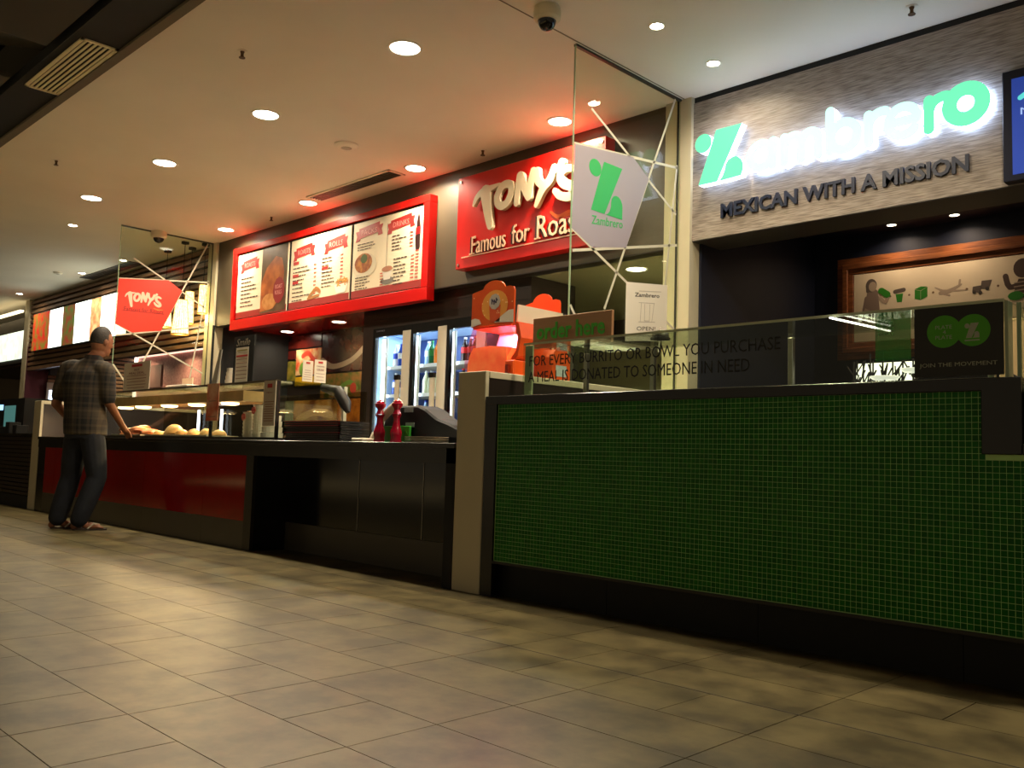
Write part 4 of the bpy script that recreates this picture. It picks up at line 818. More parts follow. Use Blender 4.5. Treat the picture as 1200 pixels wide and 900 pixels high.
# ================================================================ things on the roast shop counter
TZ = .846
cs = thing('food_display_case', 'long heated glass food display case on the red counter', 'display case', (-8, 3.9, TZ))
for a, b_ in ((-9.95, -7.10), (-7.06, -6.035)): box(a, b_, 3.546, 3.554, .866, 1.297).build('front_pane', M['glass'], cs)
box(-9.95, -6.03, 3.54, 4.02, 1.298, 1.306).build('top_pane', M['glassg'], cs); box(-6.034, -6.026, 3.55, 4.15, .866, 1.297).build('side_pane', M['glass'], cs)
for x in (-9.95, -7.09, -6.04): box(x, x + .022, 3.54, 3.562, TZ, 1.298).build('front_post', M['black'], cs)
box(-6.05, -6.02, 4.14, 4.17, TZ, 1.298).build('rear_post', M['steel'], cs)
box(-9.95, -6.03, 3.538, 3.546, 1.292, 1.308).build('top_edge', mat('brown_edge', (84, 70, 50), .4), cs)
box(-9.95, -6.03, 3.535, 3.56, TZ, .868).build('bottom_rail', M['darksteel'], cs)
box(-9.95, -7.02, 3.80, 4.15, 1.185, 1.275).build('heater_hood', mat('warm_steel_hood', (160, 128, 84), .35, metal=.4, var=.2), cs)
box(-9.9, -6.1, 4.40, 4.42, TZ, 1.28).build('rear_glass_frame', glass_mat('smoky_glass', (214, 208, 192), refl=.3), cs)
for x in (-9.0, -8.5): box(x, x + .02, 4.36, 4.38, .88, 1.17).build('rear_tube', mat('cool_tube', (215, 230, 255), .4, emis=3), cs)
for x in (-10.0 + .2, -9.35, -8.73, -8.14, -7.49):
    lp = MB().lathe(x, 3.93, [(.05, 1.165), (.075, 1.172), (.08, 1.185)], 18).build('heat_lamp', mat('heat_lamp_face', (255, 214, 150), .4, emis=9), cs)
    l = bpy.data.lights.new('heat_lamp', 'AREA'); l.shape = 'DISK'; l.size = .14; l.energy = 8.0; l.color = (1, .66, .34)
    lo = bpy.data.objects.new('heat_lamp_light', l); C.objects.link(lo); lo.parent = cs; lo.location = Vector((x, 3.93, 1.16)) - cs.location
box(-9.93, -7.10, 3.58, 4.3, TZ, .87).build('hot_plate', M['steel'], cs); box(-7.05, -6.05, 3.58, 4.3, TZ, .866).build('cold_plate', M['darksteel'], cs)
MB().tube([(-6.2, 4.05, 1.29), (-6.05, 4.1, 1.26), (-5.97, 4.12, 1.16), (-5.94, 4.13, 1.09)], [.03, .05, .05, .02], 10).build('curved_bracket', M['darksteel'], cs, smooth=True)
# food inside
def blob(name, x, y, z, rx, ry, rz, m, parent, seed, bump=.18, n=14):
    rr = random.Random(seed); b = MB(); k = 7
    for j in range(k):
        t = math.pi / 2 * j / (k - 1); zz = z + rz * math.sin(t); q = max(.02, math.cos(t))
        for i in range(n):
            a = 2 * math.pi * i / n; f = q * (1 + rr.uniform(-bump, bump)); b.v.append((x + rx * f * math.cos(a), y + ry * f * math.sin(a), zz))
    for j in range(k - 1):
        for i in range(n): b.f.append((j * n + i, j * n + (i + 1) % n, (j + 1) * n + (i + 1) % n, (j + 1) * n + i))
    b.f.append(tuple((k - 1) * n + i for i in range(n))); b.f.append(tuple(reversed(range(n)))); return b.build(name, m, parent, smooth=True)
rst = mat('roast_meat', (196, 110, 56), .45, rgb2=(140, 60, 34), scale=14, bump=.6); bun = mat('bread_crust', (222, 176, 112), .5, rgb2=(196, 140, 78), scale=8)
t1 = thing('roast_tray', 'steel tray heaped with roasted meat in the left of the display case', 'food tray', (-8.95, 3.72, .87)); box(-9.30, -8.60, 3.60, 3.90, .87, .885).build('tray', M['steel'], t1, bev=.003)
for i, (x, y, rx, rz) in enumerate(((-9.12, 3.74, .15, .07), (-8.92, 3.72, .15, .085), (-8.73, 3.76, .12, .06), (-9.0, 3.8, .1, .1))): blob('roast', x, y, .885, rx, .1, rz, rst, t1, i)
t2 = thing('bread_tray', 'tray of pale rolls and baked goods in the middle of the display case', 'food tray', (-8.1, 3.72, .87)); box(-8.50, -7.25, 3.60, 3.90, .87, .885).build('tray', M['steel'], t2, bev=.003)
for i in range(11): blob('roll', -8.45 + i * .12, 3.72 + (i % 2) * .06, .885, .07, .06, .04 + .01 * (i % 3), bun, t2, 20 + i, bump=.08)
blob('large_roll', -8.15, 3.73, .90, .11, .08, .085, bun, t2, 50, bump=.04)
wc = mat('white_cup', (226, 214, 196), .45); rd = mat('cup_red_mark', (190, 40, 36), .5)
for x, h, lab in ((-6.88, .22, 'left, lower stack of tall white cups in the display case'), (-6.72, .285, 'right, taller stack of white cups in the display case')):
    t = thing('cup_stack', lab, 'cups', (x, 3.8, .866), 'white cup stacks'); n = int(h / .03)
    for i in range(n): MB().lathe(x, 3.8, [(.045 + .004, .866 + i * .03), (.060, .866 + i * .03 + .034), (.063, .866 + i * .03 + .036)], 18).build('cup', wc, t)
    MB().disc(FY(3.742), x - .01, .866 + h * .8, .03, -.004, .002, 14).build('red_mark', rd, t)
t = thing('tub_stack', 'stack of short white plastic tubs behind the paper menu in the display case', 'tubs', (-6.35, 3.72, .866))
for i in range(4): MB().lathe(-6.35, 3.70, [(.075 - .006 * i + .01, .866 + i * .045), (.088 - .006 * i, .866 + i * .045 + .042)], 18).build('tub', mat('clear_white_tub', (224, 210, 196), .3), t)
# papers and stands on the case
def sheet(name, lab, F, u0, u1, v0, v1, heads, n, seed, bg=M['paper'], logo=(.3, .7, .84, .93)):
    t = MB().rect(F, u0, u1, v0, v1, 0, .004).build(name, bg); tag(t, lab, 'notice'); W_, H_ = u1 - u0, v1 - v0
    G_ = lambda u, v, w: F(u, v, w + .0045)
    if logo: MB().rect(G_, u0 + W_ * logo[0], u0 + W_ * logo[1], v0 + H_ * logo[2], v0 + H_ * logo[3], 0, .0006).build('logo_print', rd, t)
    for s, vv, hh, ww in heads: text(s, G_, u0 + W_ * (.5 - ww / 2), u0 + W_ * (.5 + ww / 2), v0 + H_ * vv, v0 + H_ * (vv + hh), 0, .0006, 'print', mat('print_maroon', (120, 40, 36), .6), t)
    rr = random.Random(seed); b = MB()
    for i in range(n):
        v = v0 + H_ * (.10 + .42 * i / max(1, n - 1)); w_ = rr.uniform(.3, .42); b.rect(G_, u0 + W_ * (.5 - w_), u0 + W_ * (.5 + w_), v, v + H_ * .02, 0, .0005)
    b.build('print_lines', mat('faint_brown_print', (150, 110, 96), .6), t); return t
sheet('paper_notice', 'white HOT MEAL DEAL notice with a red logo standing on the display case', FY(3.60), -9.07, -8.46, 1.308, 1.59, (('HOT', .70, .07, .2), ('MEAL DEAL', .58, .08, .6)), 5, 3)
sheet('paper_notice', 'orange and red printed notice hung on the middle post of the display case', FY(3.532), -7.13, -6.925, 1.0, 1.31, (), 2, 4, bg=mat('orange_notice', (206, 92, 54), .5, rgb2=(226, 180, 150), scale=7), logo=None)
sheet('paper_notice', 'tall grey paper menu with a red logo at the right end of the display case', FY(3.53), -6.20, -6.045 + .02, .955, 1.30, (('MENU', .72, .03, .5),), 9, 5, bg=mat('grey_paper', (196, 184, 168), .6))
sheet('paper_notice', 'small white upright notice with red logo on the case end, left of two', FX(-5.98), 3.72, 3.81, 1.307, 1.47, (), 5, 6); sheet('paper_notice', 'small white upright notice with bold print on the case end, right of two', FX(-5.98), 3.825, 3.93, 1.307, 1.485, (('ORDER', .68, .06, .7), ('HERE', .55, .06, .6)), 4, 7)
st = thing('menu_stand', 'black stand with chalk script Smile above a narrow paper menu, on the display case', 'menu stand', (-6.86, 3.7, 1.307))
box(-7.04, -6.70, 3.70, 3.715, 1.307, 1.72).build('back_board', M['matblack'], st); MB().rect(FY(3.70), -6.995, -6.785, 1.325, 1.625, 0, .002).build('paper', M['paper'], st)
text('Smile', FY(3.70), -7.0, -6.77, 1.64, 1.70, 0, .001, 'chalk_word', mat('chalk', (170, 160, 140), .7), st, shear=.3)
b = MB(); [b.rect(FY(3.697), -6.98, -6.80, 1.36 + i * .032, 1.366 + i * .032, 0, .0006) for i in range(6)]; b.build('print_lines', mat('faint_brown_print', ()), st)
MB().rect(FY(3.697), -6.975, -6.805, 1.595, 1.605, 0, .0006).build('heading', mat('olive_heading', (150, 140, 40), .6), st); MB().rect(FY(3.697), -6.985, -6.795, 1.545, 1.56, 0, .0006).build('heading', rd, st)
ls = MB().poly(FY(3.60), [(-7.20, 1.307), (-7.10, 1.307), (-7.04, 1.605), (-7.075, 1.60)], 0, .01).build('leaning_card', mat('silver_card', (190, 186, 176), .25)); tag(ls, 'narrow silver card leaning beside the divider on the display case', 'card')
t = thing('cup_stack', 'short stack of white cups on top of the display case beside the menu stand', 'cups', (-7.11, 3.85, 1.307))
for i in range(5): MB().lathe(-7.30, 3.85, [(.065 - .004 * i + .01, 1.307 + i * .035), (.078 - .004 * i, 1.307 + i * .035 + .032)], 18).build('cup', wc, t)
t = thing('white_container', 'low white lidded container on top of the display case behind the far glass screen', 'container', (-8.3, 3.8, 1.307)); box(-8.45, -8.0, 3.75, 3.95, 1.307, 1.36).build('tub', wc, t, bev=.006); box(-8.42, -8.2, 3.9, 3.91, 1.36, 1.44).build('back_card', mat('cream_card', (220, 190, 160), .5), t)
t = tag(box(-6.62, -6.40, 3.75, 3.9, 1.307, 1.33).build('paper_bag', mat('white_bag', (220, 206, 180), .6), bev=.008), 'flat white paper bag lying on the display case', 'bag')
# trays
trm = mat('black_tray', (20, 16, 17), .35); trr = mat('tray_red_rim', (196, 18, 44), .35)
T0 = None
for i in range(9):
    lab = ('lowest of the nine stacked black serving trays', 'second black tray from the bottom of the tray stack', 'third black tray from the bottom of the tray stack', 'fourth black tray from the bottom of the tray stack', 'middle tray of the nine in the black tray stack', 'fourth tray from the top of the black tray stack', 'third tray from the top of the stack, with a red rim', 'second tray from the top of the stack, with a red rim', 'topmost tray of the stack beside the pepper mills')[i]
    z = TZ + i * .0165; dx = random.uniform(-.008, .008)
    b = MB(); b.box(-5.965 + dx, -5.275 + dx, 3.60, 3.84, z, z + .004)
    b.poly(lambda u, v, w: (u, v, w), [(-5.975 + dx, 3.59), (-5.265 + dx, 3.59), (-5.265 + dx, 3.605), (-5.975 + dx, 3.605)], z + .002, z + .013)
    b.box(-5.975 + dx, -5.96 + dx, 3.59, 3.85, z + .002, z + .013); b.box(-5.28 + dx, -5.265 + dx, 3.59, 3.85, z + .002, z + .013)
    o = b.build('serving_tray', trm); tag(o, lab, 'tray', 'stacked black serving trays')
    box(-5.977 + dx, -5.263 + dx, 3.588, 3.592, z + .0115, z + .0145).build('rim_edge', trr if i in (3, 6, 7, 8) else mat('tray_dark_rim', (52, 20, 24), .4), o)
t = tag(box(-5.16, -5.02, 3.62, 3.72, TZ, TZ + .028).build('napkin_packet', M['paper'], bev=.008), 'white napkin packet between trays and pepper mills', 'napkins')
# pepper mills
pmr = mat('pink_red_lacquer', (150, 14, 40), .2)
def mill(x, lab):
    t = thing('pepper_mill', lab, 'pepper mill', (x, 3.70, TZ), 'two red pepper mills'); z = TZ
    MB().lathe(x, 3.70, [(.038, z), (.040, z + .012), (.034, z + .030), (.039, z + .05), (.040, z + .075), (.030, z + .10), (.022, z + .135), (.021, z + .165), (.029, z + .18), (.033, z + .188)], 24).build('body', pmr, t, smooth=True)
    MB().lathe(x, 3.70, [(.032, z + .19), (.024, z + .205), (.019, z + .22), (.024, z + .232), (.036, z + .246), (.038, z + .262), (.026, z + .27), (.030, z + .276), (.012, z + .286)], 24).build('head', pmr, t, smooth=True)
    MB().lathe(x, 3.70, [(.006, z + .28), (.008, z + .288), (.005, z + .295)], 12).build('knob', M['steel'], t)
mill(-4.945, 'left of the two red turned pepper mills on the black counter'); mill(-4.76, 'right of the two red turned pepper mills on the black counter')
t = thing('card_holder', 'bright green box behind the two red pepper mills', 'box', (-4.95, 3.85, TZ)); box(-5.05, -4.69, 3.755, 3.775, TZ, TZ + .115).build('box_body', mat('lime_green_box', (52, 156, 44), .4), t, bev=.004); MB().disc(FY(3.755), -4.73, TZ + .06, .02, 0, .002, 14).build('mark', M['dgreen'], t)
t = thing('cash_terminal', 'dark hooded cash register terminal at the right end of the black counter', 'terminal', (-4.7, 4.0, TZ))
pr = [(-5.04, TZ), (-5.03, .95), (-5.0, 1.05), (-4.93, 1.10), (-4.66, 1.10), (-4.58, 1.075), (-4.46, 1.01), (-4.30, .965), (-4.19, .92), (-4.17, TZ)]
MB().poly(FY(3.79), pr, -.19, 0).build('housing', mat('dark_terminal', (7, 15, 20), .5, spec=.3), t, bev=.012); box(-4.79, -4.70, 3.785, 3.79, 1.055, 1.085).build('label_plate', mat('pale_label', (120, 136, 136), .5), t); box(-4.77, -4.68, 3.785, 3.79, .955, .985).build('label_plate', mat('pale_label', ()), t)
MB().disc(FY(3.79), -4.21, .90, .012, 0, .01, 12).build('status_light', mat('blue_led', (40, 60, 255), .4, emis=3), t)
t = tag(MB().tube([(-5.12, 3.76, TZ + .016), (-5.10, 3.77, TZ + .06), (-5.06, 3.80, .94), (-4.99, 3.75, 1.0), (-4.88, 3.745, 1.08), (-4.80, 3.75, 1.12)], [.014, .016, .018, .022, .028, .03], 10).build('white_tube', wc, smooth=True), 'curved white tube rising behind the pepper mills', 'tube')
for i in range(3):
    b = MB().lathe(-4.42, 3.68, [(.10, TZ + i * .014), (.19, TZ + i * .014 + .008), (.195, TZ + i * .014 + .012)], 30, squash=.45); o = b.build('plate', mat('cream_plate', (236, 226, 204), .35), smooth=True)
    tag(o, ('bottom', 'middle', 'top')[i] + ' of three cream oval plates stacked by the white divider', 'plate', 'cream plates')

# ================================================================ neighbour shop things
for i, (x, y, z0, z1, r0, r1, lab) in enumerate(((-11.49, 5.25, 2.275, 2.725, .11, .072, 'largest glowing woven lantern, nearest the red glass panel'), (-11.74, 5.47, 2.47, 2.90, .07, .055, 'second glowing woven lantern, slim and higher'), (-11.365, 5.478, 2.575, 2.95, .055, .05, 'glowing woven lantern closest to the white divider post'), (-12.20, 5.33, 2.44, 2.74, .11, .08, 'glowing woven lantern half hidden by the red glass panel'))):
    t = thing('pendant_lantern', lab, 'lantern', (x, y, z0), 'glowing woven lanterns')
    MB().lathe(x, y, [(r0, z0), (r1, z1)], 20).build('shade', mat('lit_lantern_weave', (255, 214, 130), .6, emis=3.0, rgb2=(255, 236, 180), scale=40), t)
    b = MB()
    for k in range(20): a = 2 * math.pi * k / 20; b.tube([(x + (r0 + .003) * math.cos(a), y + (r0 + .003) * math.sin(a), z0), (x + (r1 + .003) * math.cos(a), y + (r1 + .003) * math.sin(a), z1)], .0025, 4)
    b.build('cane_ribs', mat('cane', (176, 130, 60), .6), t)
    MB().lathe(x, y, [(r0 + .006, z0 - .012), (r0 + .006, z0)], 20).build('rim', mat('cane', ()), t); MB().lathe(x, y, [(r1 + .005, z1), (r1 + .005, z1 + .01), (.01, z1 + .015)], 20).build('cap', mat('cane', ()), t)
    MB().tube([(x, y, z1), (x, y, CE - .02)], .004, 6).build('cord', M['matblack'], t); MB().lathe(x, y, [(.05, CE - .03), (.05, CE)], 20).build('ceiling_rose', M['matblack'], t)
    l = bpy.data.lights.new('lantern_bulb', 'POINT'); l.energy = 4; l.color = (1, .68, .32); l.shadow_soft_size = .06
    lo = bpy.data.objects.new('lantern_bulb', l); C.objects.link(lo); lo.parent = t; lo.location = (0, 0, -.06)
mb = thing('lit_menu', 'bright backlit menu of the slatted shop with food photo strips between white panels', 'menu board', (-16.3, 5.5, 2.5))
box(-18.30, -13.9, 5.50, 5.565, 2.47, 3.20).build('light_box', M['matblack'], mb)
wl = mat('menu_white_light', (246, 255, 240), .4, emis=2.2)
fm = [mat('menu_food_red', (190, 40, 30), .4, rgb2=(120, 110, 40), scale=7, emis=.7), mat('menu_food_mix', (150, 50, 40), .4, rgb2=(70, 120, 50), scale=6, emis=.6), mat('menu_food_tan', (206, 130, 80), .4, rgb2=(230, 200, 140), scale=6, emis=.8)]
for a, b_, k in ((-18.28, -17.40, 0), (-17.38, -16.72, -1), (-16.70, -16.15, 1), (-16.13, -15.42, -1), (-15.40, -14.98, 2), (-14.96, -13.92, -1)): MB().rect(FY(5.5), a, b_, 2.49, 3.18, 0, .004).build('menu_panel', wl if k < 0 else fm[k], mb)
l4 = thing('lit_menu', 'row of four pale backlit menu panels at the far left edge', 'menu board', (-20, 5.6, 2.4))
for i in range(5): MB().rect(FY(5.66), -18.80 - .42 * i - .40 - .2, -18.80 - .42 * i - .2, 2.43, 2.99, 0, .01).build('menu_panel', mat('far_menu_white', (232, 240, 224), .4, emis=1.1, rgb2=(200, 220, 190), scale=8), l4)
tag(box(-24, -18.97, 5.45, 5.52, 3.30, 3.34).build('light_cove', mat('cove_light', (255, 232, 180), .4, emis=2.5)), 'long warm ceiling light line at the far left edge', 'lamp')
tag(box(-18.62, -18.56, 7.58, 7.63, 1.6, 2.6).build('wall_light', mat('pink_white_tube', (255, 226, 224), .4, emis=3.5)), 'tall glowing corner light beside the pink wall of the neighbouring shop', 'lamp')
tag(box(-18.5, -11.5, 7.60, 7.64, 2.585, 2.61).build('wall_light', mat('pink_cove', (255, 206, 196), .4, emis=1.4)), 'thin pink light line along the top of the pink wall', 'lamp')
tag(box(-18.0, -17.4, 7.62, 7.648, 1.95, 2.4).build('wall_frame', mat('rose_frame', (120, 84, 76), .5)), 'dark framed panel on the pink wall', 'picture')
t = thing('bright_window', 'small bright white lit hatch behind the standing man\'s back', 'lit hatch', (-18.68, 6.05, 1.5)); box(-18.66, -18.64, 5.93, 6.20, 1.45, 1.95).build('frame', mat('hatch_frame', (150, 140, 130), .5), t); box(-18.64, -18.63, 5.98, 6.12, 1.5, 1.80).build('pane', mat('hatch_light', (220, 235, 255), .4, emis=5), t)
tag(box(-18.66, -18.58, 5.95, 6.3, 2.10, 2.34).build('wall_monitor', M['matblack']), 'dark wall monitor above the lit hatch behind the man', 'monitor')
t = thing('cold_case', 'small dark counter cabinet with a teal lit interior at the left edge', 'cabinet', (-14.3, 4.0, .88)); box(-15.6, -13.75, 4.1, 4.6, .88, 1.40).build('body', M['matblack'], t); MB().rect(FY(4.1), -14.62, -14.12, .96, 1.30, 0, .004).build('window', mat('teal_window', (90, 150, 146), .3, emis=.35), t); MB().rect(FY(4.1), -15.5, -14.7, 1.24, 1.32, 0, .004).build('window', mat('blue_window', (150, 200, 255), .3, emis=1.6), t)
for x, h in ((-13.55, .10), (-13.3, .16), (-13.0, .12)): tag(box(x, x + .16, 3.75, 3.9, .88, .88 + h).build('counter_box', M['matblack'], bev=.008), 'small black ' + {'0.1': 'low', '0.16': 'tall', '0.12': 'middling'}[str(h)] + ' box on the slatted counter at the left edge', 'box', 'dark counter boxes')
# ================================================================ the standing man
FV = Vector((-.603, .798, 0)); RV = Vector((.798, .603, 0)); UP = Vector((0, 0, 1))
HF = Vector((-.20, .97, -.13)).normalized(); HR = HF.cross(UP).normalized(); HU = HR.cross(HF).normalized()
def ell(b, c, rx, ry, rz, A=None, n=18, k=10):
    A = A or (RV, FV, UP); c = Vector(c); s0 = len(b.v)
    for j in range(k + 1):
        t = -math.pi / 2 + math.pi * j / k; q = max(.03, math.cos(t))
        for i in range(n):
            a = 2 * math.pi * i / n; b.v.append(tuple(c + A[0] * rx * q * math.cos(a) + A[1] * ry * q * math.sin(a) + A[2] * rz * math.sin(t)))
    for j in range(k):
        for i in range(n): b.f.append((s0 + j * n + i, s0 + j * n + (i + 1) % n, s0 + (j + 1) * n + (i + 1) % n, s0 + (j + 1) * n + i))
    b.f.append(tuple(s0 + i for i in reversed(range(n)))); b.f.append(tuple(s0 + k * n + i for i in range(n)))
def loft(b, rings, n=22, A=(RV, FV)):
    s0 = len(b.v)
    for c, rx, ry in rings:
        for i in range(n): a = 2 * math.pi * i / n; b.v.append(tuple(Vector(c) + A[0] * rx * math.cos(a) + A[1] * ry * math.sin(a)))
    m = len(rings)
    for j in range(m - 1):
        for i in range(n): b.f.append((s0 + j * n + i, s0 + j * n + (i + 1) % n, s0 + (j + 1) * n + (i + 1) % n, s0 + (j + 1) * n + i))
    b.f.append(tuple(s0 + i for i in reversed(range(n)))); b.f.append(tuple(s0 + (m - 1) * n + i for i in range(n)))
def limb(b, pts, rs, n=14):
    for (p, q, r0, r1) in zip(pts[:-1], pts[1:], rs[:-1], rs[1:]):
        P, Q = Vector(p), Vector(q); mid = [P.lerp(Q, t) for t in (0, .25, .5, .75, 1)]
        b.tube([tuple(m) for m in mid], [r0 + (r1 - r0) * t + (.006 if 0 < t < 1 and r0 > .05 else 0) for t in (0, .25, .5, .75, 1)], n)
    for p, r in zip(pts, rs): ell(b, p, r, r, r, n=12, k=8)
def vox(o, size, sm=6):
    m = o.modifiers.new('union', 'REMESH'); m.mode = 'VOXEL'; m.voxel_size = size; m.use_smooth_shade = True
    s = o.modifiers.new('soft', 'SMOOTH'); s.iterations = sm; s.factor = .5
pel, wai, che, uch, nk = (-8.527, 3.070, .90), (-8.534, 3.055, 1.088), (-8.542, 3.040, 1.322), (-8.535, 3.055, 1.46), (-8.517, 3.105, 1.585)
hd = Vector((-8.503, 3.150, 1.722))
rs_, re_, rw_ = (-8.385, 3.16, 1.45), (-8.345, 3.19, 1.155), (-8.525, 3.385, .972)
ls_, le_, lw_ = (-8.685, 2.94, 1.46), (-8.755, 2.875, 1.135), (-8.83, 3.05, .975)
rh_, rk_, ra_ = (-8.453, 3.105, .86), (-8.44, 3.165, .475), (-8.494, 3.050, .09)
lh_, lk_, la_ = (-8.618, 3.03, .86), (-8.675, 3.02, .47), (-8.737, 2.943, .09)
b = MB()
loft(b, [(pel, .165, .11), (wai, .155, .105), (che, .175, .115), (uch, .165, .095), ((-8.53, 3.07, 1.53), .09, .07)])
limb(b, [uch, nk, tuple(hd + Vector((0, 0, -.08)))], [.07, .06, .055])
ell(b, hd, .078, .100, .132, (HR, HF, HU)); ell(b, hd + HF * .035 - HU * .075, .056, .062, .055, (HR, HF, HU))
ell(b, hd + HF * .103 - HU * .02, .013, .02, .024, (HR, HF, HU)); ell(b, hd + HF * .088 + HU * .022, .05, .015, .012, (HR, HF, HU)); ell(b, hd + HF * .088 - HU * .068, .026, .014, .010, (HR, HF, HU)); ell(b, hd + HF * .075 - HU * .108, .028, .022, .018, (HR, HF, HU))
for s in (-1, 1): ell(b, hd + HR * s * .08 - HF * .008 - HU * .012, .010, .020, .033, (HR, HF, HU))
limb(b, [rs_, re_, rw_], [.052, .042, .029]); limb(b, [ls_, le_, lw_], [.052, .042, .029])
limb(b, [rh_, rk_, ra_], [.085, .058, .038]); limb(b, [lh_, lk_, la_], [.085, .058, .038])
limb(b, [ra_, (-8.47, 3.12, .04), (-8.435, 3.20, .032)], [.036, .034, .026]); limb(b, [ra_, (-8.51, 3.02, .034)], [.034, .03])
limb(b, [la_, (-8.715, 3.01, .04), (-8.685, 3.09, .032)], [.036, .034, .026]); limb(b, [la_, (-8.75, 2.91, .034)], [.034, .03])
for base, dr in (((-8.435, 3.20, .03), Vector((.30, .95, 0))), ((-8.685, 3.09, .03), Vector((.30, .95, 0)))):
    sd = Vector((dr.y, -dr.x, 0))
    for i in range(5): p = Vector(base) + sd * (.028 - .013 * i); limb(b, [tuple(p), tuple(p + dr * (.042 - .004 * i) + Vector((0, 0, -.008)))], [.011 - .0008 * i, .010 - .0008 * i], n=8)
def hand(b, wrist, palm, fdir, side, curl):
    W_, P_ = Vector(wrist), Vector(palm); limb(b, [wrist, tuple(P_)], [.027, .030], n=12); ell(b, P_ + fdir * .02, .036, .036, .016, (side, fdir, side.cross(fdir)))
    for i, L in enumerate((.070, .078, .072, .058)):
        s0 = P_ + fdir * .035 + side * (.028 - .019 * i); k = s0 + fdir * L * .5 + curl * .012; e = k + (fdir * .7 + curl * .8).normalized() * L * .5
        limb(b, [tuple(s0), tuple(k), tuple(e)], [.0095, .009, .0075], n=8)
    s0 = P_ + side * .03 - fdir * .01; k = s0 + side * .028 + fdir * .025; limb(b, [tuple(s0), tuple(k), tuple(k + fdir * .03 + side * .004)], [.012, .011, .009], n=8)
hf = Vector((-.40, .62, -.55)).normalized(); hs = hf.cross(UP).normalized()
hand(b, rw_, (-8.565, 3.435, .925), hf, -hs, Vector((0, .2, -1)).normalized())
hl = Vector((.55, .75, -.35)).normalized(); hand(b, lw_, (-8.80, 3.10, .95), hl, Vector((0, 0, 1)), Vector((.7, -.3, 0)).normalized())
man = b.build('person', mat('skin_warm', (136, 86, 58), .55, var=.08, scale=6), None); vox(man, .0065, 3)
tag(man, 'person in a dark plaid shirt and jeans leaning on the red counter, seen from behind', 'person')
def plaid():
    m = mat('dark_plaid', (40, 36, 30), .85); nt = m.node_tree; g_ = nt.nodes.new('ShaderNodeNewGeometry'); fs = []
    for vec, k in (((0, 0, 1), 95), ((.8, .6, 0), 95), ((0, 0, 1), 31), ((.8, .6, 0), 31)):
        d = nt.nodes.new('ShaderNodeVectorMath'); d.operation = 'DOT_PRODUCT'; d.inputs[1].default_value = vec; nt.links.new(g_.outputs['Position'], d.inputs[0])
        a = nt.nodes.new('ShaderNodeMath'); a.operation = 'MULTIPLY'; a.inputs[1].default_value = k; nt.links.new(d.outputs['Value'], a.inputs[0])
        s = nt.nodes.new('ShaderNodeMath'); s.operation = 'SINE'; nt.links.new(a.outputs[0], s.inputs[0])
        c = nt.nodes.new('ShaderNodeMath'); c.operation = 'GREATER_THAN'; c.inputs[1].default_value = .55 if k > 50 else .3; nt.links.new(s.outputs[0], c.inputs[0]); fs.append(c)
    ad = nt.nodes.new('ShaderNodeMath'); ad.operation = 'ADD'; nt.links.new(fs[0].outputs[0], ad.inputs[0]); nt.links.new(fs[1].outputs[0], ad.inputs[1])
    a2 = nt.nodes.new('ShaderNodeMath'); a2.operation = 'ADD'; nt.links.new(fs[2].outputs[0], a2.inputs[0]); nt.links.new(fs[3].outputs[0], a2.inputs[1])
    a3 = nt.nodes.new('ShaderNodeMath'); a3.operation = 'ADD'; nt.links.new(ad.outputs[0], a3.inputs[0]); nt.links.new(a2.outputs[0], a3.inputs[1])
    mr = nt.nodes.new('ShaderNodeMath'); mr.operation = 'MULTIPLY'; mr.inputs[1].default_value = .25; nt.links.new(a3.outputs[0], mr.inputs[0])
    r = nt.nodes.new('ShaderNodeValToRGB'); r.color_ramp.elements[0].color = (lin(17), lin(16), lin(16), 1); r.color_ramp.elements[1].color = (lin(80), lin(68), lin(50), 1)
    nt.links.new(mr.outputs[0], r.inputs[0]); nt.links.new(r.outputs[0], nt.nodes['Principled BSDF'].inputs['Base Color']); return m
b = MB()
loft(b, [((-8.53, 3.072, .855), .195, .15), ((-8.532, 3.065, .95), .195, .155), (wai, .185, .152), ((-8.54, 3.045, 1.2), .188, .148), (che, .205, .145), ((-8.538, 3.045, 1.42), .20, .125), ((-8.535, 3.06, 1.50), .14, .095), ((-8.525, 3.085, 1.555), .082, .078)])
limb(b, [(-8.45, 3.11, 1.47), rs_, (-8.352, 3.185, 1.19)], [.075, .078, .064]); limb(b, [(-8.62, 3.0, 1.47), ls_, (-8.742, 2.888, 1.21)], [.075, .078, .064])
sh = b.build('shirt', plaid(), man); vox(sh, .009, 5)
cb = MB(); cb.lathe(-8.52, 3.095, [(.078, 1.54), (.068, 1.585), (.074, 1.588), (.088, 1.545)], 24); cb.build('collar', plaid(), sh, smooth=True)
b = MB()
loft(b, [((-8.53, 3.066, .98), .165, .125), (pel, .178, .142), ((-8.53, 3.07, .82), .175, .14)])
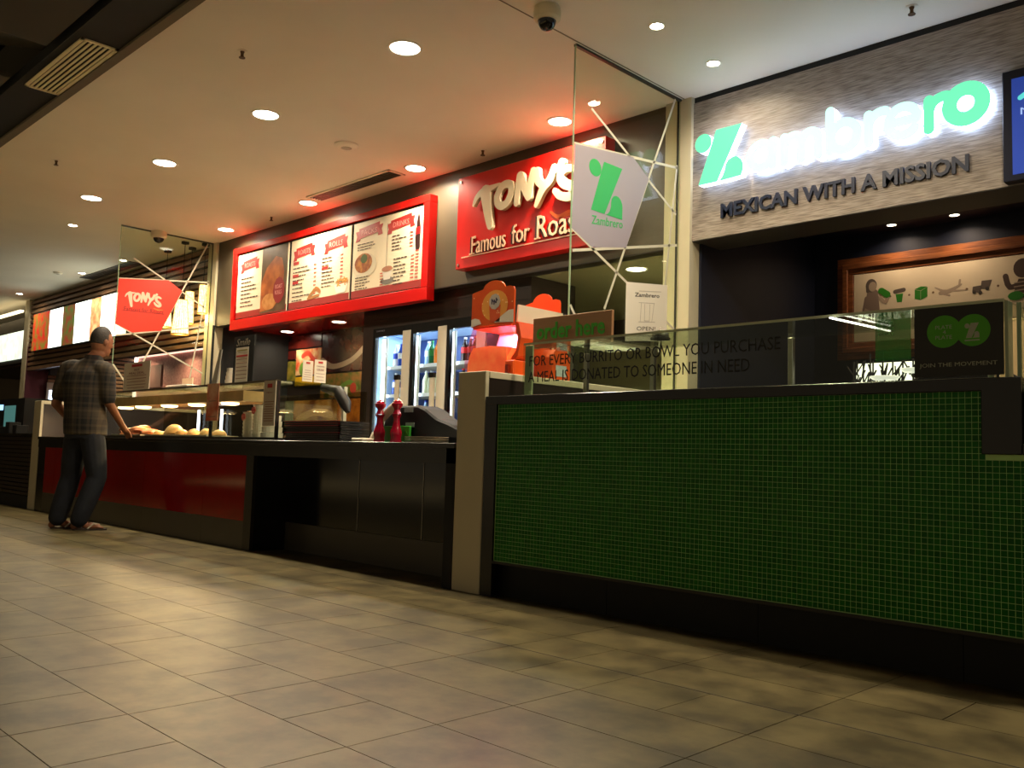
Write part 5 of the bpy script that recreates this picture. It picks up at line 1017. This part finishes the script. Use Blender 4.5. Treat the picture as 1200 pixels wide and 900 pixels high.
limb(b, [rh_, rk_, (-8.49, 3.055, .10)], [.105, .085, .078]); limb(b, [lh_, lk_, (-8.73, 2.95, .10)], [.105, .085, .078])
tr = b.build('jeans', mat('dark_denim', (13, 16, 25), .85, rgb2=(21, 25, 36), scale=12, bump=.3), man); vox(tr, .010, 5)
b = MB(); ell(b, hd - HF * .010 + HU * .018, .083, .100, .126, (HR, HF, HU), n=28, k=16)
for i, v in enumerate(b.v):
    d_ = Vector(v) - hd; f_, u_, s_ = d_.dot(HF), d_.dot(HU), abs(d_.dot(HR))
    if (f_ > .02 and u_ < .075) or (u_ < -.045): b.v[i] = tuple(hd + d_ * .80)
hr = b.build('hair', mat('dark_hair', (30, 24, 20), .7, rgb2=(52, 42, 34), scale=60, bump=.8), man, smooth=True)
b = MB()
for s in (-1, 1): ell(b, hd + HR * s * .032 + HF * .092 + HU * .006, .012, .008, .007, (HR, HF, HU), n=10, k=6)
b.build('eyes', mat('eye_dark', (40, 34, 30), .3), man)
def slip(c, dr):
    dr = dr.normalized(); sd = Vector((dr.y, -dr.x, 0)); c = Vector(c); b = MB()
    out = [(-.13, .0), (-.125, .028), (-.06, .036), (.04, .040), (.11, .046), (.145, .030), (.155, 0), (.145, -.030), (.11, -.046), (.04, -.040), (-.06, -.036), (-.125, -.028)]
    b.poly(lambda u, v, w: tuple(c + dr * u + sd * v + Vector((0, 0, w))), out, 0.0005, .014); o = b.build('sandal', mat('sandal_brown', (52, 36, 26), .6), man, bev=.002)
    m = MB(); P0 = c + dr * .10 + Vector((0, 0, .03))
    for s in (-1, 1): m.tube([tuple(c + dr * -.01 + sd * s * .038 + Vector((0, 0, .014))), tuple(c + dr * .04 + sd * s * .03 + Vector((0, 0, .058))), tuple(c + dr * .085 + Vector((0, 0, .052))), tuple(P0)], .007, 6)
    m.build('sandal_strap', mat('pale_strap', (190, 180, 160), .5), o)
slip((-8.465, 3.13, 0), Vector((.30, .95, 0))); slip((-8.705, 3.02, 0), Vector((.30, .95, 0)))
